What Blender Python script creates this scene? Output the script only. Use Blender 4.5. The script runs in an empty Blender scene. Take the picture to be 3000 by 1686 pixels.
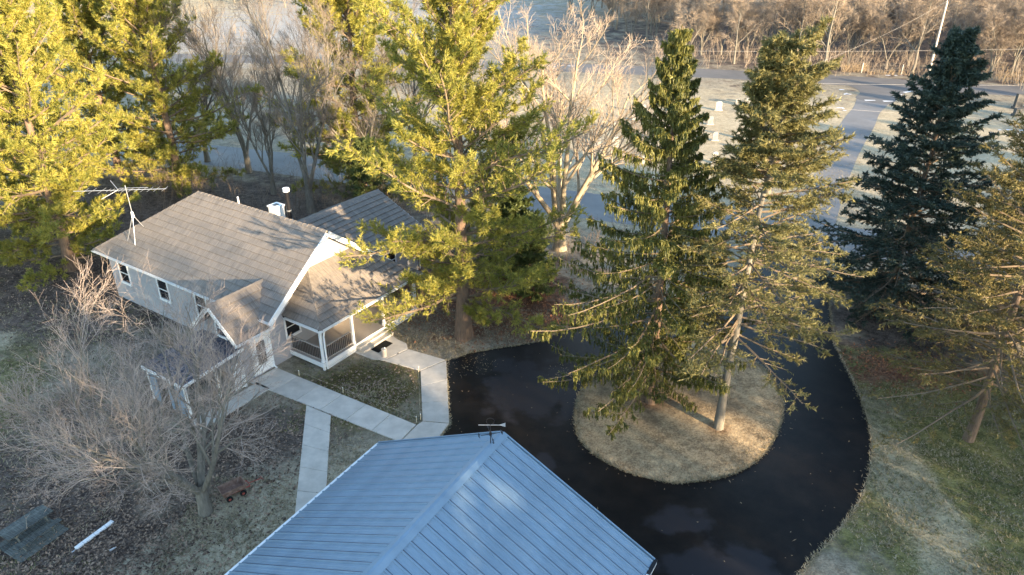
import bpy, math, random
import numpy as np
from mathutils import Vector, Matrix

# ------------------------------------------------------------------ camera, sky, sun, exposure
SC = bpy.context.scene
COL = SC.collection
cam_d = bpy.data.cameras.new("camera"); cam = bpy.data.objects.new("camera", cam_d); COL.objects.link(cam)
cam.location = (0, 0, 23.0); cam.rotation_euler = (math.radians(62.5), 0, 0)
cam_d.sensor_width = 36; cam_d.lens = 25.70; cam_d.clip_start = 0.1; cam_d.clip_end = 4000
SC.camera = cam
SUN_EL, SUN_AZ = math.radians(10.5), math.radians(-46)          # azimuth counted from +X
TO_SUN = Vector((math.cos(SUN_EL) * math.cos(SUN_AZ), math.cos(SUN_EL) * math.sin(SUN_AZ), math.sin(SUN_EL)))
W = bpy.data.worlds.new("World"); SC.world = W; W.use_nodes = True
wn = W.node_tree.nodes; wl = W.node_tree.links; wn.clear()
sky = wn.new("ShaderNodeTexSky"); sky.sky_type = 'NISHITA'; sky.sun_disc = False
sky.sun_elevation = SUN_EL; sky.sun_rotation = math.atan2(TO_SUN.x, TO_SUN.y); sky.altitude = 200
sky.air_density = 1.0; sky.dust_density = 0.4; sky.ozone_density = 1.4
bg = wn.new("ShaderNodeBackground"); bg.inputs[1].default_value = 0.15
wo = wn.new("ShaderNodeOutputWorld"); wl.new(sky.outputs[0], bg.inputs[0]); wl.new(bg.outputs[0], wo.inputs[0])
sun_d = bpy.data.lights.new("sun", 'SUN'); sun = bpy.data.objects.new("sun", sun_d); COL.objects.link(sun)
sun_d.energy = 4.4; sun_d.angle = math.radians(0.55); sun_d.color = (1.0, 0.77, 0.50)
sun.rotation_euler = (-TO_SUN).to_track_quat('-Z', 'Y').to_euler()
SC.view_settings.view_transform = 'Standard'; SC.view_settings.look = 'None'
SC.view_settings.exposure = 2.38; SC.view_settings.gamma = 1.0; SC.view_settings.use_curve_mapping = False

# ------------------------------------------------------------------ materials
def mat(name, col, rough=.8, var=.25, scale=4., stretch=(1, 1, 1), bump=0., bscale=None, island=0., objrand=0.,
        metallic=0., spec=.4, col2=None, detail=6., translucent=0., wave=None):
    m = bpy.data.materials.new(name); m.use_nodes = True
    nt = m.node_tree; N = nt.nodes; L = nt.links; N.clear()
    out = N.new("ShaderNodeOutputMaterial"); b = N.new("ShaderNodeBsdfPrincipled")
    b.inputs['Roughness'].default_value = rough; b.inputs['Metallic'].default_value = metallic
    b.inputs['Specular IOR Level'].default_value = spec
    tc = N.new("ShaderNodeTexCoord"); mp = N.new("ShaderNodeMapping"); mp.inputs['Scale'].default_value = stretch
    L.new(tc.outputs['Object'], mp.inputs[0])
    no = N.new("ShaderNodeTexNoise"); no.inputs['Scale'].default_value = scale; no.inputs['Detail'].default_value = detail
    no.inputs['Roughness'].default_value = .65
    L.new(mp.outputs[0], no.inputs['Vector'])
    rp = N.new("ShaderNodeMapRange"); rp.inputs[1].default_value = .3; rp.inputs[2].default_value = .7
    L.new(no.outputs[0], rp.inputs[0]); fac = rp.outputs[0]
    def add(sock, amt):
        nonlocal fac
        a = N.new("ShaderNodeMath"); a.operation = 'MULTIPLY_ADD'; L.new(sock, a.inputs[0]); a.inputs[1].default_value = amt * 2
        s = N.new("ShaderNodeMath"); s.operation = 'SUBTRACT'; L.new(fac, s.inputs[0]); s.inputs[1].default_value = amt
        L.new(s.outputs[0], a.inputs[2]); fac = a.outputs[0]
    if island: add(N.new("ShaderNodeNewGeometry").outputs['Random Per Island'], island)
    if objrand: add(N.new("ShaderNodeObjectInfo").outputs['Random'], objrand)
    c = Vector(col)
    lo = tuple(c * (1 - var)) if col2 is None else tuple(col)
    hi = tuple(c * (1 + var)) if col2 is None else tuple(col2)
    mx = N.new("ShaderNodeMix"); mx.data_type = 'RGBA'; mx.clamp_factor = True
    L.new(fac, mx.inputs[0]); mx.inputs[6].default_value = (*lo, 1); mx.inputs[7].default_value = (*hi, 1)
    L.new(mx.outputs[2], b.inputs['Base Color'])
    if bump:
        bn = N.new("ShaderNodeBump"); bn.inputs['Strength'].default_value = 1.; bn.inputs['Distance'].default_value = bump
        nb = no
        if bscale:
            nb = N.new("ShaderNodeTexNoise"); nb.inputs['Scale'].default_value = bscale; nb.inputs['Detail'].default_value = 4
            L.new(mp.outputs[0], nb.inputs['Vector'])
        L.new(nb.outputs[0], bn.inputs['Height']); L.new(bn.outputs[0], b.inputs['Normal'])
    if wave:                                               # fine lap-siding courses: (direction, scale, depth)
        wv = N.new("ShaderNodeTexWave"); wv.bands_direction = wave[0]; wv.wave_profile = 'SAW'; wv.inputs['Scale'].default_value = wave[1]
        L.new(tc.outputs['Object'], wv.inputs['Vector'])
        bn = N.new("ShaderNodeBump"); bn.inputs['Distance'].default_value = wave[2]
        L.new(wv.outputs['Fac'], bn.inputs['Height']); L.new(bn.outputs[0], b.inputs['Normal'])
    sh = b.outputs[0]
    if translucent:
        tr = N.new("ShaderNodeBsdfTranslucent"); L.new(mx.outputs[2], tr.inputs[0])
        ms = N.new("ShaderNodeMixShader"); ms.inputs[0].default_value = translucent
        L.new(sh, ms.inputs[1]); L.new(tr.outputs[0], ms.inputs[2]); sh = ms.outputs[0]
    L.new(sh, out.inputs[0]); m["bsdf"] = b.name
    return m

MT = {}
MT['shake_u'] = mat('shake_roof_u', (.10, .09, .08), .75, scale=3, stretch=(.4, 11, .4), col2=(.27, .232, .195), objrand=.10, island=.10, bump=.006)
MT['shake_v'] = mat('shake_roof_v', (.10, .09, .08), .75, scale=3, stretch=(11, .4, .4), col2=(.27, .232, .195), objrand=.10, island=.10, bump=.006)
MT['roofbase'] = mat('roof_underlay', (.06, .052, .045), .9)
MT['siding'] = mat('cream_lap_siding', (.37, .37, .385), .6, var=.06, scale=2, wave=('Z', 4.2, .012))
MT['white'] = mat('white_trim_paint', (.80, .80, .78), .45, var=.05, scale=3)
MT['greytrim'] = mat('grey_beige_trim', (.42, .37, .32), .6, var=.12)
MT['darktrim'] = mat('dark_baluster', (.045, .035, .03), .55)
MT['glass'] = mat('window_glass', (.012, .014, .018), .06, var=.2, spec=.8)
MT['concrete'] = mat('concrete', (.50, .46, .40), .85, var=.16, scale=1.6, detail=9, objrand=.18, bump=.003, bscale=60)
MT['porchfloor'] = mat('porch_floor', (.34, .30, .26), .7, var=.12, stretch=(1, 8, 1))
MT['bluemetal'] = mat('light_blue_grey_metal', (.165, .245, .32), .5, var=.14, scale=1.2, spec=.55, objrand=.15)
MT['navy'] = mat('dark_navy_roofing', (.03, .038, .065), .35, var=.3, spec=.6)
MT['alum'] = mat('galvanised_aluminium', (.55, .56, .57), .35, metallic=.7, var=.1)
MT['black'] = mat('black_enamel', (.012, .012, .014), .3, var=.2)
MT['rubber'] = mat('black_rubber_mat', (.010, .010, .009), .95, scale=30)
MT['bark'] = mat('rough_brown_bark', (.10, .07, .05), .9, col2=(.24, .17, .12), scale=5, stretch=(3, 3, .5), bump=.03)
MT['pinebark'] = mat('orange_brown_bark', (.10, .07, .05), .9, col2=(.25, .165, .11), scale=5, stretch=(3, 3, .4), bump=.04)
MT['greybark'] = mat('grey_bark', (.11, .10, .08), .9, col2=(.23, .205, .165), scale=4, stretch=(2, 2, .5), bump=.02)
MT['palebark'] = mat('pale_tan_bark', (.22, .175, .115), .85, col2=(.42, .34, .23), scale=3, stretch=(2, 2, .6), bump=.015)
MT['twig'] = mat('reddish_grey_twig', (.185, .145, .12), .8, col2=(.43, .345, .285), island=.35, scale=.6)
MT['paletwig'] = mat('pale_tan_twig', (.24, .18, .13), .8, col2=(.44, .35, .26), island=.35, scale=.6)
MT['woodtwig'] = mat('woodland_twig', (.13, .10, .075), .8, col2=(.38, .30, .22), island=.3, objrand=.3, scale=.3)
MT['greytwig'] = mat('grey_twig', (.12, .10, .08), .8, col2=(.26, .21, .17), island=.35, scale=.6)
MT['conbranch'] = mat('conifer_branchwood', (.11, .08, .055), .85, col2=(.24, .18, .12), scale=2)
MT['pine'] = mat('white_pine_needles', (.13, .155, .028), .55, col2=(.46, .40, .08), island=.35, scale=.8, translucent=.38)
MT['pinegreen'] = mat('dark_pine_needles', (.055, .085, .025), .55, col2=(.16, .18, .05), island=.35, scale=.8, translucent=.25)
MT['spruce'] = mat('olive_spruce_needles', (.048, .062, .015), .55, col2=(.23, .21, .045), island=.35, scale=.8, translucent=.22)
MT['spruce2'] = mat('yellow_green_spruce_needles', (.085, .085, .025), .55, col2=(.27, .235, .085), island=.4, scale=.6, translucent=.22)
MT['bluespruce'] = mat('blue_green_spruce_needles', (.018, .034, .026), .55, col2=(.075, .105, .075), island=.4, scale=.8, translucent=.12)
MT['hemlock'] = mat('thin_olive_brown_needles', (.085, .075, .022), .6, col2=(.24, .195, .065), island=.4, scale=.6, translucent=.25)
MT['blade'] = mat('dry_grass_blade', (.13, .115, .06), .85, col2=(.46, .38, .25), island=.45, scale=.35, translucent=.2)
MT['greenblade'] = mat('green_grass_blade', (.07, .085, .025), .8, col2=(.27, .24, .11), island=.45, scale=.35, translucent=.2)
MT['weed'] = mat('tall_dry_weed', (.20, .14, .08), .85, col2=(.42, .31, .18), island=.4, scale=.4)
MT['thicket'] = mat('thicket_twig', (.10, .075, .055), .85, col2=(.26, .19, .13), island=.4, scale=.3)
MT['leaf'] = mat('fallen_leaf', (.06, .04, .03), .8, col2=(.34, .24, .17), island=.6, scale=.6, translucent=.1)
MT['redleaf'] = mat('russet_fallen_leaf', (.13, .055, .03), .8, col2=(.34, .16, .08), island=.6, scale=.6, translucent=.15)
MT['oldwood'] = mat('weathered_grey_green_wood', (.04, .045, .042), .9, col2=(.15, .16, .145), scale=2.5, stretch=(9, 1, 4), objrand=.3)
MT['rust'] = mat('rusty_brown_metal', (.12, .065, .045), .8, col2=(.32, .21, .16), scale=6)
MT['redpaint'] = mat('faded_red_paint', (.34, .07, .05), .6, var=.3)
MT['stone'] = mat('pale_gravestone', (.30, .29, .27), .8, var=.3, scale=3, objrand=.4)
MT['greystone'] = mat('grey_granite', (.07, .068, .066), .7, var=.3, objrand=.3)
MT['pole'] = mat('weathered_pale_pole', (.55, .50, .43), .8, var=.15, stretch=(6, 6, .5))
MT['wire'] = mat('pale_power_wire', (.45, .42, .38), .5)
MT['snow'] = mat('old_snow', (.75, .77, .80), .7, var=.06)
MT['stake'] = mat('pale_stake_wood', (.62, .52, .36), .8)
MT['road'] = mat('grey_road_asphalt', (.10, .095, .09), .85, col2=(.16, .15, .14), scale=.25, detail=9)
MT['street'] = mat('pale_worn_street', (.14, .135, .13), .8, col2=(.22, .21, .20), scale=.2, detail=9)
MT['paint'] = mat('road_paint', (.75, .75, .73), .7, var=.1)

# ------------------------------------------------------------------ mesh helpers
def link(name, me, material, parent=None):
    o = bpy.data.objects.new(name, me); COL.objects.link(o)
    if material is not None and not me.materials: me.materials.append(material)
    if parent is not None: o.parent = parent
    return o
def empty(name, loc=(0, 0, 0), rz=0.):
    o = bpy.data.objects.new(name, None); COL.objects.link(o); o.location = loc; o.rotation_euler = (0, 0, rz)
    o.empty_display_size = .3
    return o
def tag(o, label=None, cat=None, group=None, kind=None):
    for k, v in (('label', label), ('category', cat), ('group', group), ('kind', kind)):
        if v is not None: o[k] = v
    return o
class MB:
    """collects numpy vertices and polygons; build() makes one mesh"""
    def __init__(s): s.v = []; s.f = []; s.n = 0
    def add(s, v, f):
        v = np.asarray(v, np.float32).reshape(-1, 3); f = np.asarray(f, np.int64)
        if len(v) == 0: return s
        s.v.append(v); s.f.append(f + s.n); s.n += len(v); return s
    def poly(s, pts): return s.add(pts, [list(range(len(pts)))])
    def box(s, x0, x1, y0, y1, z0, z1):
        v = [(x, y, z) for z in (z0, z1) for y in (y0, y1) for x in (x0, x1)]
        return s.add(v, [(0, 2, 3, 1), (4, 5, 7, 6), (0, 1, 5, 4), (2, 6, 7, 3), (0, 4, 6, 2), (1, 3, 7, 5)])
    def bar(s, a, b, w, h=None, up=(0, 0, 1)):
        a = Vector(a); b = Vector(b); h = h or w; t = (b - a).normalized(); u = Vector(up)
        if abs(t.dot(u)) > .98: u = Vector((1, 0, 0))
        x = t.cross(u).normalized() * w / 2; y = x.cross(t).normalized() * h / 2
        v = [p + sx * x + sy * y for p in (a, b) for sx, sy in ((-1, -1), (1, -1), (1, 1), (-1, 1))]
        return s.add([tuple(q) for q in v], [(0, 1, 2, 3), (7, 6, 5, 4), (0, 4, 5, 1), (1, 5, 6, 2), (2, 6, 7, 3), (3, 7, 4, 0)])
    def cyl(s, a, b, r0, r1=None, n=12):
        r1 = r0 if r1 is None else r1; a = Vector(a); b = Vector(b); t = (b - a).normalized()
        u = Vector((1, 0, 0)) if abs(t.z) > .9 else Vector((0, 0, 1)); x = t.cross(u).normalized(); y = t.cross(x)
        v = []
        for p, r in ((a, r0), (b, r1)):
            for i in range(n):
                an = 2 * math.pi * i / n; v.append(tuple(p + x * math.cos(an) * r + y * math.sin(an) * r))
        i0 = s.n; s.add(v, [(i, (i + 1) % n, n + (i + 1) % n, n + i) for i in range(n)])
        s.f.append(np.array([list(range(n))[::-1]]) + i0); s.f.append(np.array([list(range(n, 2 * n))]) + i0); return s
    def slab(s, pts, th):
        """polygon (any plane) given thickness th downwards (z)"""
        n = len(pts); v = list(pts) + [(x, y, z - th) for x, y, z in pts]; i0 = s.n
        s.add(v, [(i, n + i, n + (i + 1) % n, (i + 1) % n) for i in range(n)])
        s.f.append(np.array([list(range(n))]) + i0); s.f.append(np.array([list(range(n, 2 * n))[::-1]]) + i0); return s
    def mesh(s, name, smooth=False):
        me = bpy.data.meshes.new(name)
        v = np.concatenate(s.v)
        tot = np.concatenate([np.full(len(f), f.shape[1]) for f in s.f]); idx = np.concatenate([f.ravel() for f in s.f])
        me.vertices.add(len(v)); me.vertices.foreach_set('co', v.ravel())
        me.loops.add(len(idx)); me.loops.foreach_set('vertex_index', idx.astype(np.int32))
        me.polygons.add(len(tot)); st = np.concatenate([[0], np.cumsum(tot)[:-1]]).astype(np.int32)
        me.polygons.foreach_set('loop_start', st); me.polygons.foreach_set('loop_total', tot.astype(np.int32))
        me.polygons.foreach_set('use_smooth', np.full(len(tot), bool(smooth)))
        me.update(calc_edges=True); me.validate(); return me
    def build(s, name, material, parent=None, smooth=False): return link(name, s.mesh(name, smooth), material, parent)
def unit(a): return a / np.maximum(np.linalg.norm(a, axis=-1, keepdims=True), 1e-9)
def spline(pts, per=6, closed=True):
    P = np.array(pts, float); n = len(P); out = []
    for i in range(n if closed else n - 1):
        p0, p1, p2, p3 = (P[(i + k) % n] if closed else P[min(max(i + k, 0), n - 1)] for k in (-1, 0, 1, 2))
        for t in np.linspace(0, 1, per, endpoint=False):
            out.append(.5 * (2 * p1 + (p2 - p0) * t + (2 * p0 - 5 * p1 + 4 * p2 - p3) * t * t + (3 * p1 - p0 - 3 * p2 + p3) * t ** 3))
    if not closed: out.append(P[-1])
    return np.array(out)
def inside(pts, poly):
    x, y = pts[:, 0], pts[:, 1]; r = np.zeros(len(pts), bool); n = len(poly)
    for i in range(n):
        x0, y0 = poly[i][:2]; x1, y1 = poly[(i + 1) % n][:2]
        c = ((y0 > y) != (y1 > y)) & (x < (x1 - x0) * (y - y0) / (y1 - y0 + 1e-12) + x0); r ^= c
    return r
def tubes(mb, P, R, s=3):
    """P (B,n,3) polylines, R (B,n) radii -> tapered tubes"""
    B, n, _ = P.shape
    if B == 0: return
    T = unit(np.gradient(P, axis=1)); ref = np.zeros_like(T); ref[..., 0] = 1; k = np.abs(T[:, :1, 0:1]) > .85
    ref = np.where(k, np.array([0, 1., 0]), ref)
    X = unit(np.cross(T, ref)); Y = np.cross(T, X)
    a = np.arange(s) * 2 * np.pi / s
    V = P[:, :, None, :] + R[:, :, None, None] * (np.cos(a)[:, None] * X[:, :, None, :] + np.sin(a)[:, None] * Y[:, :, None, :])
    i = np.arange(n - 1)[:, None]; j = np.arange(s)[None]
    q = np.stack([i * s + j, i * s + (j + 1) % s, (i + 1) * s + (j + 1) % s, (i + 1) * s + j], -1).reshape(-1, 4)
    F = (np.arange(B) * n * s)[:, None, None] + q[None]
    mb.add(V.reshape(-1, 3), F.reshape(-1, 4))
def along(P, A, t):
    """value at parameter t (B,c) of arrays A (B,n,...)"""
    n = A.shape[1]; x = t * (n - 1); i = np.clip(x.astype(int), 0, n - 2); f = x - i
    b = np.arange(len(A))[:, None]
    if A.ndim == 3: f = f[..., None]
    return A[b, i] * (1 - f) + A[b, i + 1] * f
def grow(P, R, g, c, t0, t1, lr, ang, up=0., curl=0., n=4, wig=.08, rr=.55, flat=0., taper=.35, tl=.6, rmin=.004, lmin=0.1):
    """c children on every parent polyline"""
    B = len(P)
    t = t0 + (t1 - t0) * (np.arange(c)[None] + g.random((B, c))) / c
    S = along(P, P, t); T = unit(along(P, np.gradient(P, axis=1), t)); r = along(P, R, t)
    ln = np.linalg.norm(np.diff(P, axis=1), axis=-1).sum(1)[:, None] * lr * (1 - tl * t) * g.uniform(.65, 1.25, (B, c))
    ln = np.maximum(ln, lmin)
    q = g.normal(size=(B, c, 3))
    if flat:
        side = np.cross(T, np.array([0, 0, 1.])); side = unit(side) * np.sign(g.random((B, c, 1)) - .5)
        q = unit(q) * (1 - flat) + side * flat
    q = unit(q - (q * T).sum(-1, keepdims=True) * T)
    a = np.radians(ang) * g.uniform(.7, 1.3, (B, c, 1))
    D = T * np.cos(a) + q * np.sin(a); D[..., 2] += up; D = unit(D)
    D = D.reshape(-1, 3); S = S.reshape(-1, 3); ln = ln.reshape(-1); r = r.reshape(-1)
    return sprout(S, D, ln, np.maximum(r * rr, rmin), g, n, curl, wig, taper, rmin)
def sprout(S, D, ln, r, g, n=4, curl=0., wig=.08, taper=.35, rmin=.004):
    M = len(S); pts = [S]; d = D.copy()
    for k in range(n - 1):
        pts.append(pts[-1] + d * (ln / (n - 1))[:, None])
        d = d + g.normal(size=(M, 3)) * wig; d[:, 2] += curl; d = unit(d)
    P = np.stack(pts, 1); R = r[:, None] * np.linspace(1, taper, n)[None]
    return P, np.maximum(R, rmin * .6)
def needles(mb, P, g, m, t0, t1, ln, w, spread, droop=0., quad=False):
    """m blades per twig"""
    B = len(P)
    if B == 0: return
    t = t0 + (t1 - t0) * (np.arange(m)[None] + g.random((B, m))) / m
    S = along(P, P, t).reshape(-1, 3); T = unit(along(P, np.gradient(P, axis=1), t)).reshape(-1, 3); K = len(S)
    q = g.normal(size=(K, 3)); q = unit(q - (q * T).sum(-1, keepdims=True) * T)
    a = np.radians(spread) * g.uniform(.4, 1.2, (K, 1)); D = T * np.cos(a) + q * np.sin(a); D[:, 2] -= droop; D = unit(D)
    s = unit(np.cross(D, g.normal(size=(K, 3)))); L = ln * g.uniform(.6, 1.3, (K, 1)); wd = w * g.uniform(.7, 1.3, (K, 1))
    if quad:
        V = np.stack([S, S + D * L * .5 + s * wd * .5, S + D * L, S + D * L * .5 - s * wd * .5], 1)
        mb.add(V.reshape(-1, 3), np.arange(K * 4).reshape(-1, 4))
    else:
        V = np.stack([S + s * wd * .5, S - s * wd * .5, S + D * L], 1)
        mb.add(V.reshape(-1, 3), np.arange(K * 3).reshape(-1, 3))

# ------------------------------------------------------------------ outlines of the plot (metres, camera stands over the origin)
DRIVE = [(-3.77, 35.1), (-2.5, 35.9), (-.65, 36.5), (.75, 36.9), (1.6, 37.2), (3.2, 38.5), (6, 40.4), (9.5, 41.3), (13, 42.4), (16, 45.3), (18.4, 50.5), (19.2, 54.6),
         (24.0, 52.8), (22.3, 46.5), (20.5, 41.2), (19.1, 36.8), (18.7, 33.5), (18.4, 31.6), (17.8, 29), (17.35, 27.75), (16.4, 25.8), (15.2, 24), (13.9, 22.6),
         (12.3, 21.1), (11.1, 20), (8.5, 17.2), (5.5, 12.5), (1.5, 13.2), (4.6, 18.0), (-3.3, 22.9), (-3.5, 28.3), (-3.12, 29.35)]
ISLAND = spline([(4.4, 33.1), (3.5, 31.6), (3.2, 29), (3.65, 27.45), (5, 26.05), (6.35, 25.4), (7.75, 25.15), (10.25, 25.8), (12.2, 27.45), (13.68, 29.9),
                 (14.3, 32.2), (14.0, 34.6), (12.2, 36.6), (9.6, 37.2), (6.8, 36)], 5)
HA = math.radians(56.5); HU = np.array([math.cos(HA), math.sin(HA)]); HV = np.array([-math.sin(HA), math.cos(HA)])
def huv(u, v): p = HU * u + HV * v; return (float(p[0]), float(p[1]))
GA = math.radians(59.5)
G_AX = np.array([math.cos(GA), math.sin(GA)]); G_PX = np.array([math.sin(GA), -math.cos(GA)])
G_END = np.array([-.365, 20.85])                                   # under the far end of the garage ridge
def gxy(x, y): p = G_END + G_PX * x + G_AX * y; return (float(p[0]), float(p[1]))
HOUSE_FOOT = [[huv(21.4, 30.2), huv(29.8, 30.2), huv(29.8, 45.7), huv(21.4, 45.7)], [huv(22.5, 27.4), huv(30.6, 27.4), huv(30.6, 30.3), huv(22.5, 30.3)],
              [huv(29.5, 31.5), huv(35.6, 31.5), huv(35.6, 38.9), huv(29.5, 38.9)], [huv(15.8, 29.9), huv(21.5, 29.9), huv(21.5, 33.3), huv(15.8, 33.3)]]
GARAGE_FOOT = [gxy(-5.6, -.3), gxy(5.6, -.3), gxy(5.6, -14), gxy(-5.6, -14)]

# ------------------------------------------------------------------ ground materials with zones
def ground_mat(name, zones, base=((.16, .135, .095), (.40, .34, .245))):
    """zones: list of (cx, cy, rx, ry, strength, dark, light); the pieces of turf, litter and bare earth"""
    m = bpy.data.materials.new(name); m.use_nodes = True; nt = m.node_tree; N = nt.nodes; L = nt.links; N.clear()
    out = N.new("ShaderNodeOutputMaterial"); b = N.new("ShaderNodeBsdfPrincipled"); b.inputs['Roughness'].default_value = .95
    b.inputs['Specular IOR Level'].default_value = .1
    g = N.new("ShaderNodeNewGeometry"); pos = g.outputs['Position']
    def noise(scale, detail=6, rough=.6):
        n = N.new("ShaderNodeTexNoise"); n.inputs['Scale'].default_value = scale; n.inputs['Detail'].default_value = detail
        n.inputs['Roughness'].default_value = rough; L.new(pos, n.inputs['Vector']); return n.outputs[0]
    def rng(s, a, c):
        r = N.new("ShaderNodeMapRange"); r.inputs[1].default_value = a; r.inputs[2].default_value = c; L.new(s, r.inputs[0]); return r.outputs[0]
    def math_(op, a, c):
        n = N.new("ShaderNodeMath"); n.operation = op
        for i, s in enumerate((a, c)):
            if isinstance(s, (int, float)): n.inputs[i].default_value = s
            else: L.new(s, n.inputs[i])
        return n.outputs[0]
    def mix(f, a, c):
        n = N.new("ShaderNodeMix"); n.data_type = 'RGBA'; L.new(f, n.inputs[0])
        for i, s in ((6, a), (7, c)):
            if isinstance(s, tuple): n.inputs[i].default_value = (*s, 1)
            else: L.new(s, n.inputs[i])
        return n.outputs[2]
    fine = rng(noise(10, 9, .8), .38, .64); clump = rng(noise(2.2, 6, .7), .38, .62); wide = rng(noise(.5, 4), .36, .64); blot = noise(.35, 5)
    speck = rng(math_('ADD', math_('ADD', math_('MULTIPLY', fine, .5), math_('MULTIPLY', clump, .32)), math_('MULTIPLY', wide, .18)), .22, .80)
    col = mix(speck, base[0], base[1])
    for (cx, cy, rx, ry, st, dk, lt) in zones:
        mp = N.new("ShaderNodeVectorMath"); mp.operation = 'SUBTRACT'; L.new(pos, mp.inputs[0]); mp.inputs[1].default_value = (cx, cy, 0)
        dv = N.new("ShaderNodeVectorMath"); dv.operation = 'MULTIPLY'; L.new(mp.outputs[0], dv.inputs[0]); dv.inputs[1].default_value = (1 / rx, 1 / ry, 0)
        ln = N.new("ShaderNodeVectorMath"); ln.operation = 'LENGTH'; L.new(dv.outputs[0], ln.inputs[0])
        d = math_('SUBTRACT', 1.15, ln.outputs['Value'])
        d = math_('ADD', d, math_('MULTIPLY', math_('SUBTRACT', blot, .5), 2.6))
        d = math_('ADD', d, math_('MULTIPLY', math_('SUBTRACT', fine, .5), .35))
        f = math_('MULTIPLY', rng(d, -.05, .45), st)
        col = mix(f, col, mix(speck, dk, lt))
    L.new(col, b.inputs['Base Color'])
    bp = N.new("ShaderNodeBump"); bp.inputs['Distance'].default_value = .08; bp.inputs['Strength'].default_value = .9
    L.new(noise(7, 8, .7), bp.inputs['Height']); L.new(bp.outputs[0], b.inputs['Normal'])
    L.new(b.outputs[0], out.inputs[0]); return m
LITTER = ((.035, .026, .024), (.20, .155, .125)); RUSSET = ((.075, .035, .022), (.26, .145, .085)); GREEN = ((.055, .060, .018), (.27, .245, .09))
OLIVE = ((.05, .045, .018), (.19, .15, .06)); PALE = ((.28, .24, .165), (.56, .48, .34)); TAN = ((.30, .24, .15), (.55, .45, .30)); FROST = ((.30, .28, .25), (.40, .375, .34))
ZONES = [(-18, 21, 7, 6.5, 1, *LITTER), (-22, 27, 6, 6, .85, *LITTER), (-13, 28, 4.5, 3.5, .9, *LITTER), (-28, 44, 14, 10, 1, *LITTER), (-26, 58, 22, 11, 1, *LITTER), (-8, 50, 13, 7, 1, *LITTER),
         (-1.5, 44, 7, 6, .9, *RUSSET), (2, 39.5, 4, 3, .8, *RUSSET), (21.5, 34, 5, 3.2, .9, *RUSSET), (25, 39, 6, 5, 1, *LITTER),
         (21.5, 24, 9, 10, .95, *GREEN), (-8, 32.2, 3.6, 3.2, 1, *OLIVE), (-29, 31, 4, 6, .7, *GREEN), (-38, 38, 5, 6, .6, *GREEN), (-24, 16, 5, 4, .7, *GREEN),
         (17.6, 24.5, 1.6, 7, .6, *PALE), (-8.8, 22.8, 4, 4.2, .95, *PALE), (-11.6, 20.2, 4.2, 2.6, .95, *PALE), (-33, 37, 3, 2, .8, *PALE), (40, 78, 34, 22, .9, *TAN), (15, 85, 30, 26, .9, *TAN),
         (-40, 180, 55, 50, 1, *FROST), (-110, 190, 45, 50, 1, *TAN), (70, 150, 60, 40, 1, *LITTER)]
def sheet(name, pts, z, material, kind='structure'):
    o = MB().poly([(float(x), float(y), z) for x, y in pts]).build(name, material); return tag(o, kind=kind)
gm = MB(); gm.poly([(-1500, -500, 0), (1500, -500, 0), (1500, 2500, 0), (-1500, 2500, 0)])
tag(gm.build('ground', ground_mat('winter_lawn_ground', ZONES)), kind='structure')

# driveway: sealed black asphalt with paler, half-dry areas
def drive_mat():
    m = mat('sealed_black_asphalt', (.003, .003, .0036), .45, col2=(.015, .012, .010), scale=.8, detail=9, bump=.004, bscale=45, spec=.16)
    nt = m.node_tree; N = nt.nodes; L = nt.links; b = N[m["bsdf"]]
    src = b.inputs['Base Color'].links[0].from_socket
    g = N.new("ShaderNodeNewGeometry")
    def blob(cx, cy, rx, ry):
        s = N.new("ShaderNodeVectorMath"); s.operation = 'SUBTRACT'; L.new(g.outputs['Position'], s.inputs[0]); s.inputs[1].default_value = (cx, cy, 0)
        d = N.new("ShaderNodeVectorMath"); d.operation = 'MULTIPLY'; L.new(s.outputs[0], d.inputs[0]); d.inputs[1].default_value = (1 / rx, 1 / ry, 0)
        l = N.new("ShaderNodeVectorMath"); l.operation = 'LENGTH'; L.new(d.outputs[0], l.inputs[0])
        n = N.new("ShaderNodeTexNoise"); n.inputs['Scale'].default_value = .9; n.inputs['Detail'].default_value = 5; L.new(g.outputs['Position'], n.inputs['Vector'])
        a = N.new("ShaderNodeMath"); a.operation = 'MULTIPLY_ADD'; L.new(n.outputs[0], a.inputs[0]); a.inputs[1].default_value = 1.9; a.inputs[2].default_value = -.95
        c = N.new("ShaderNodeMath"); c.operation = 'SUBTRACT'; c.inputs[0].default_value = 1.; L.new(l.outputs['Value'], c.inputs[1])
        e = N.new("ShaderNodeMath"); e.operation = 'ADD'; L.new(c.outputs[0], e.inputs[0]); L.new(a.outputs[0], e.inputs[1])
        r = N.new("ShaderNodeMapRange"); r.inputs[1].default_value = .0; r.inputs[2].default_value = .3; L.new(e.outputs[0], r.inputs[0]); return r.outputs[0]
    f = None
    for z in ((.8, 32.5, 2.6, 3.2), (3.0, 31.2, .7, 1.6), (8.5, 20.0, 2.6, 1.8), (7.0, 22.8, 1.4, .9), (11, 19.2, 1.2, 1.0), (1.5, 26.5, .5, 1.2)):
        k = blob(*z)
        if f is None: f = k
        else:
            mx = N.new("ShaderNodeMath"); mx.operation = 'MAXIMUM'; L.new(f, mx.inputs[0]); L.new(k, mx.inputs[1]); f = mx.outputs[0]
    mx = N.new("ShaderNodeMix"); mx.data_type = 'RGBA'; L.new(f, mx.inputs[0]); L.new(src, mx.inputs[6]); mx.inputs[7].default_value = (.022, .021, .024, 1)
    L.new(mx.outputs[2], b.inputs['Base Color']); return m
sheet('driveway', DRIVE, .012, drive_mat())
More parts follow.
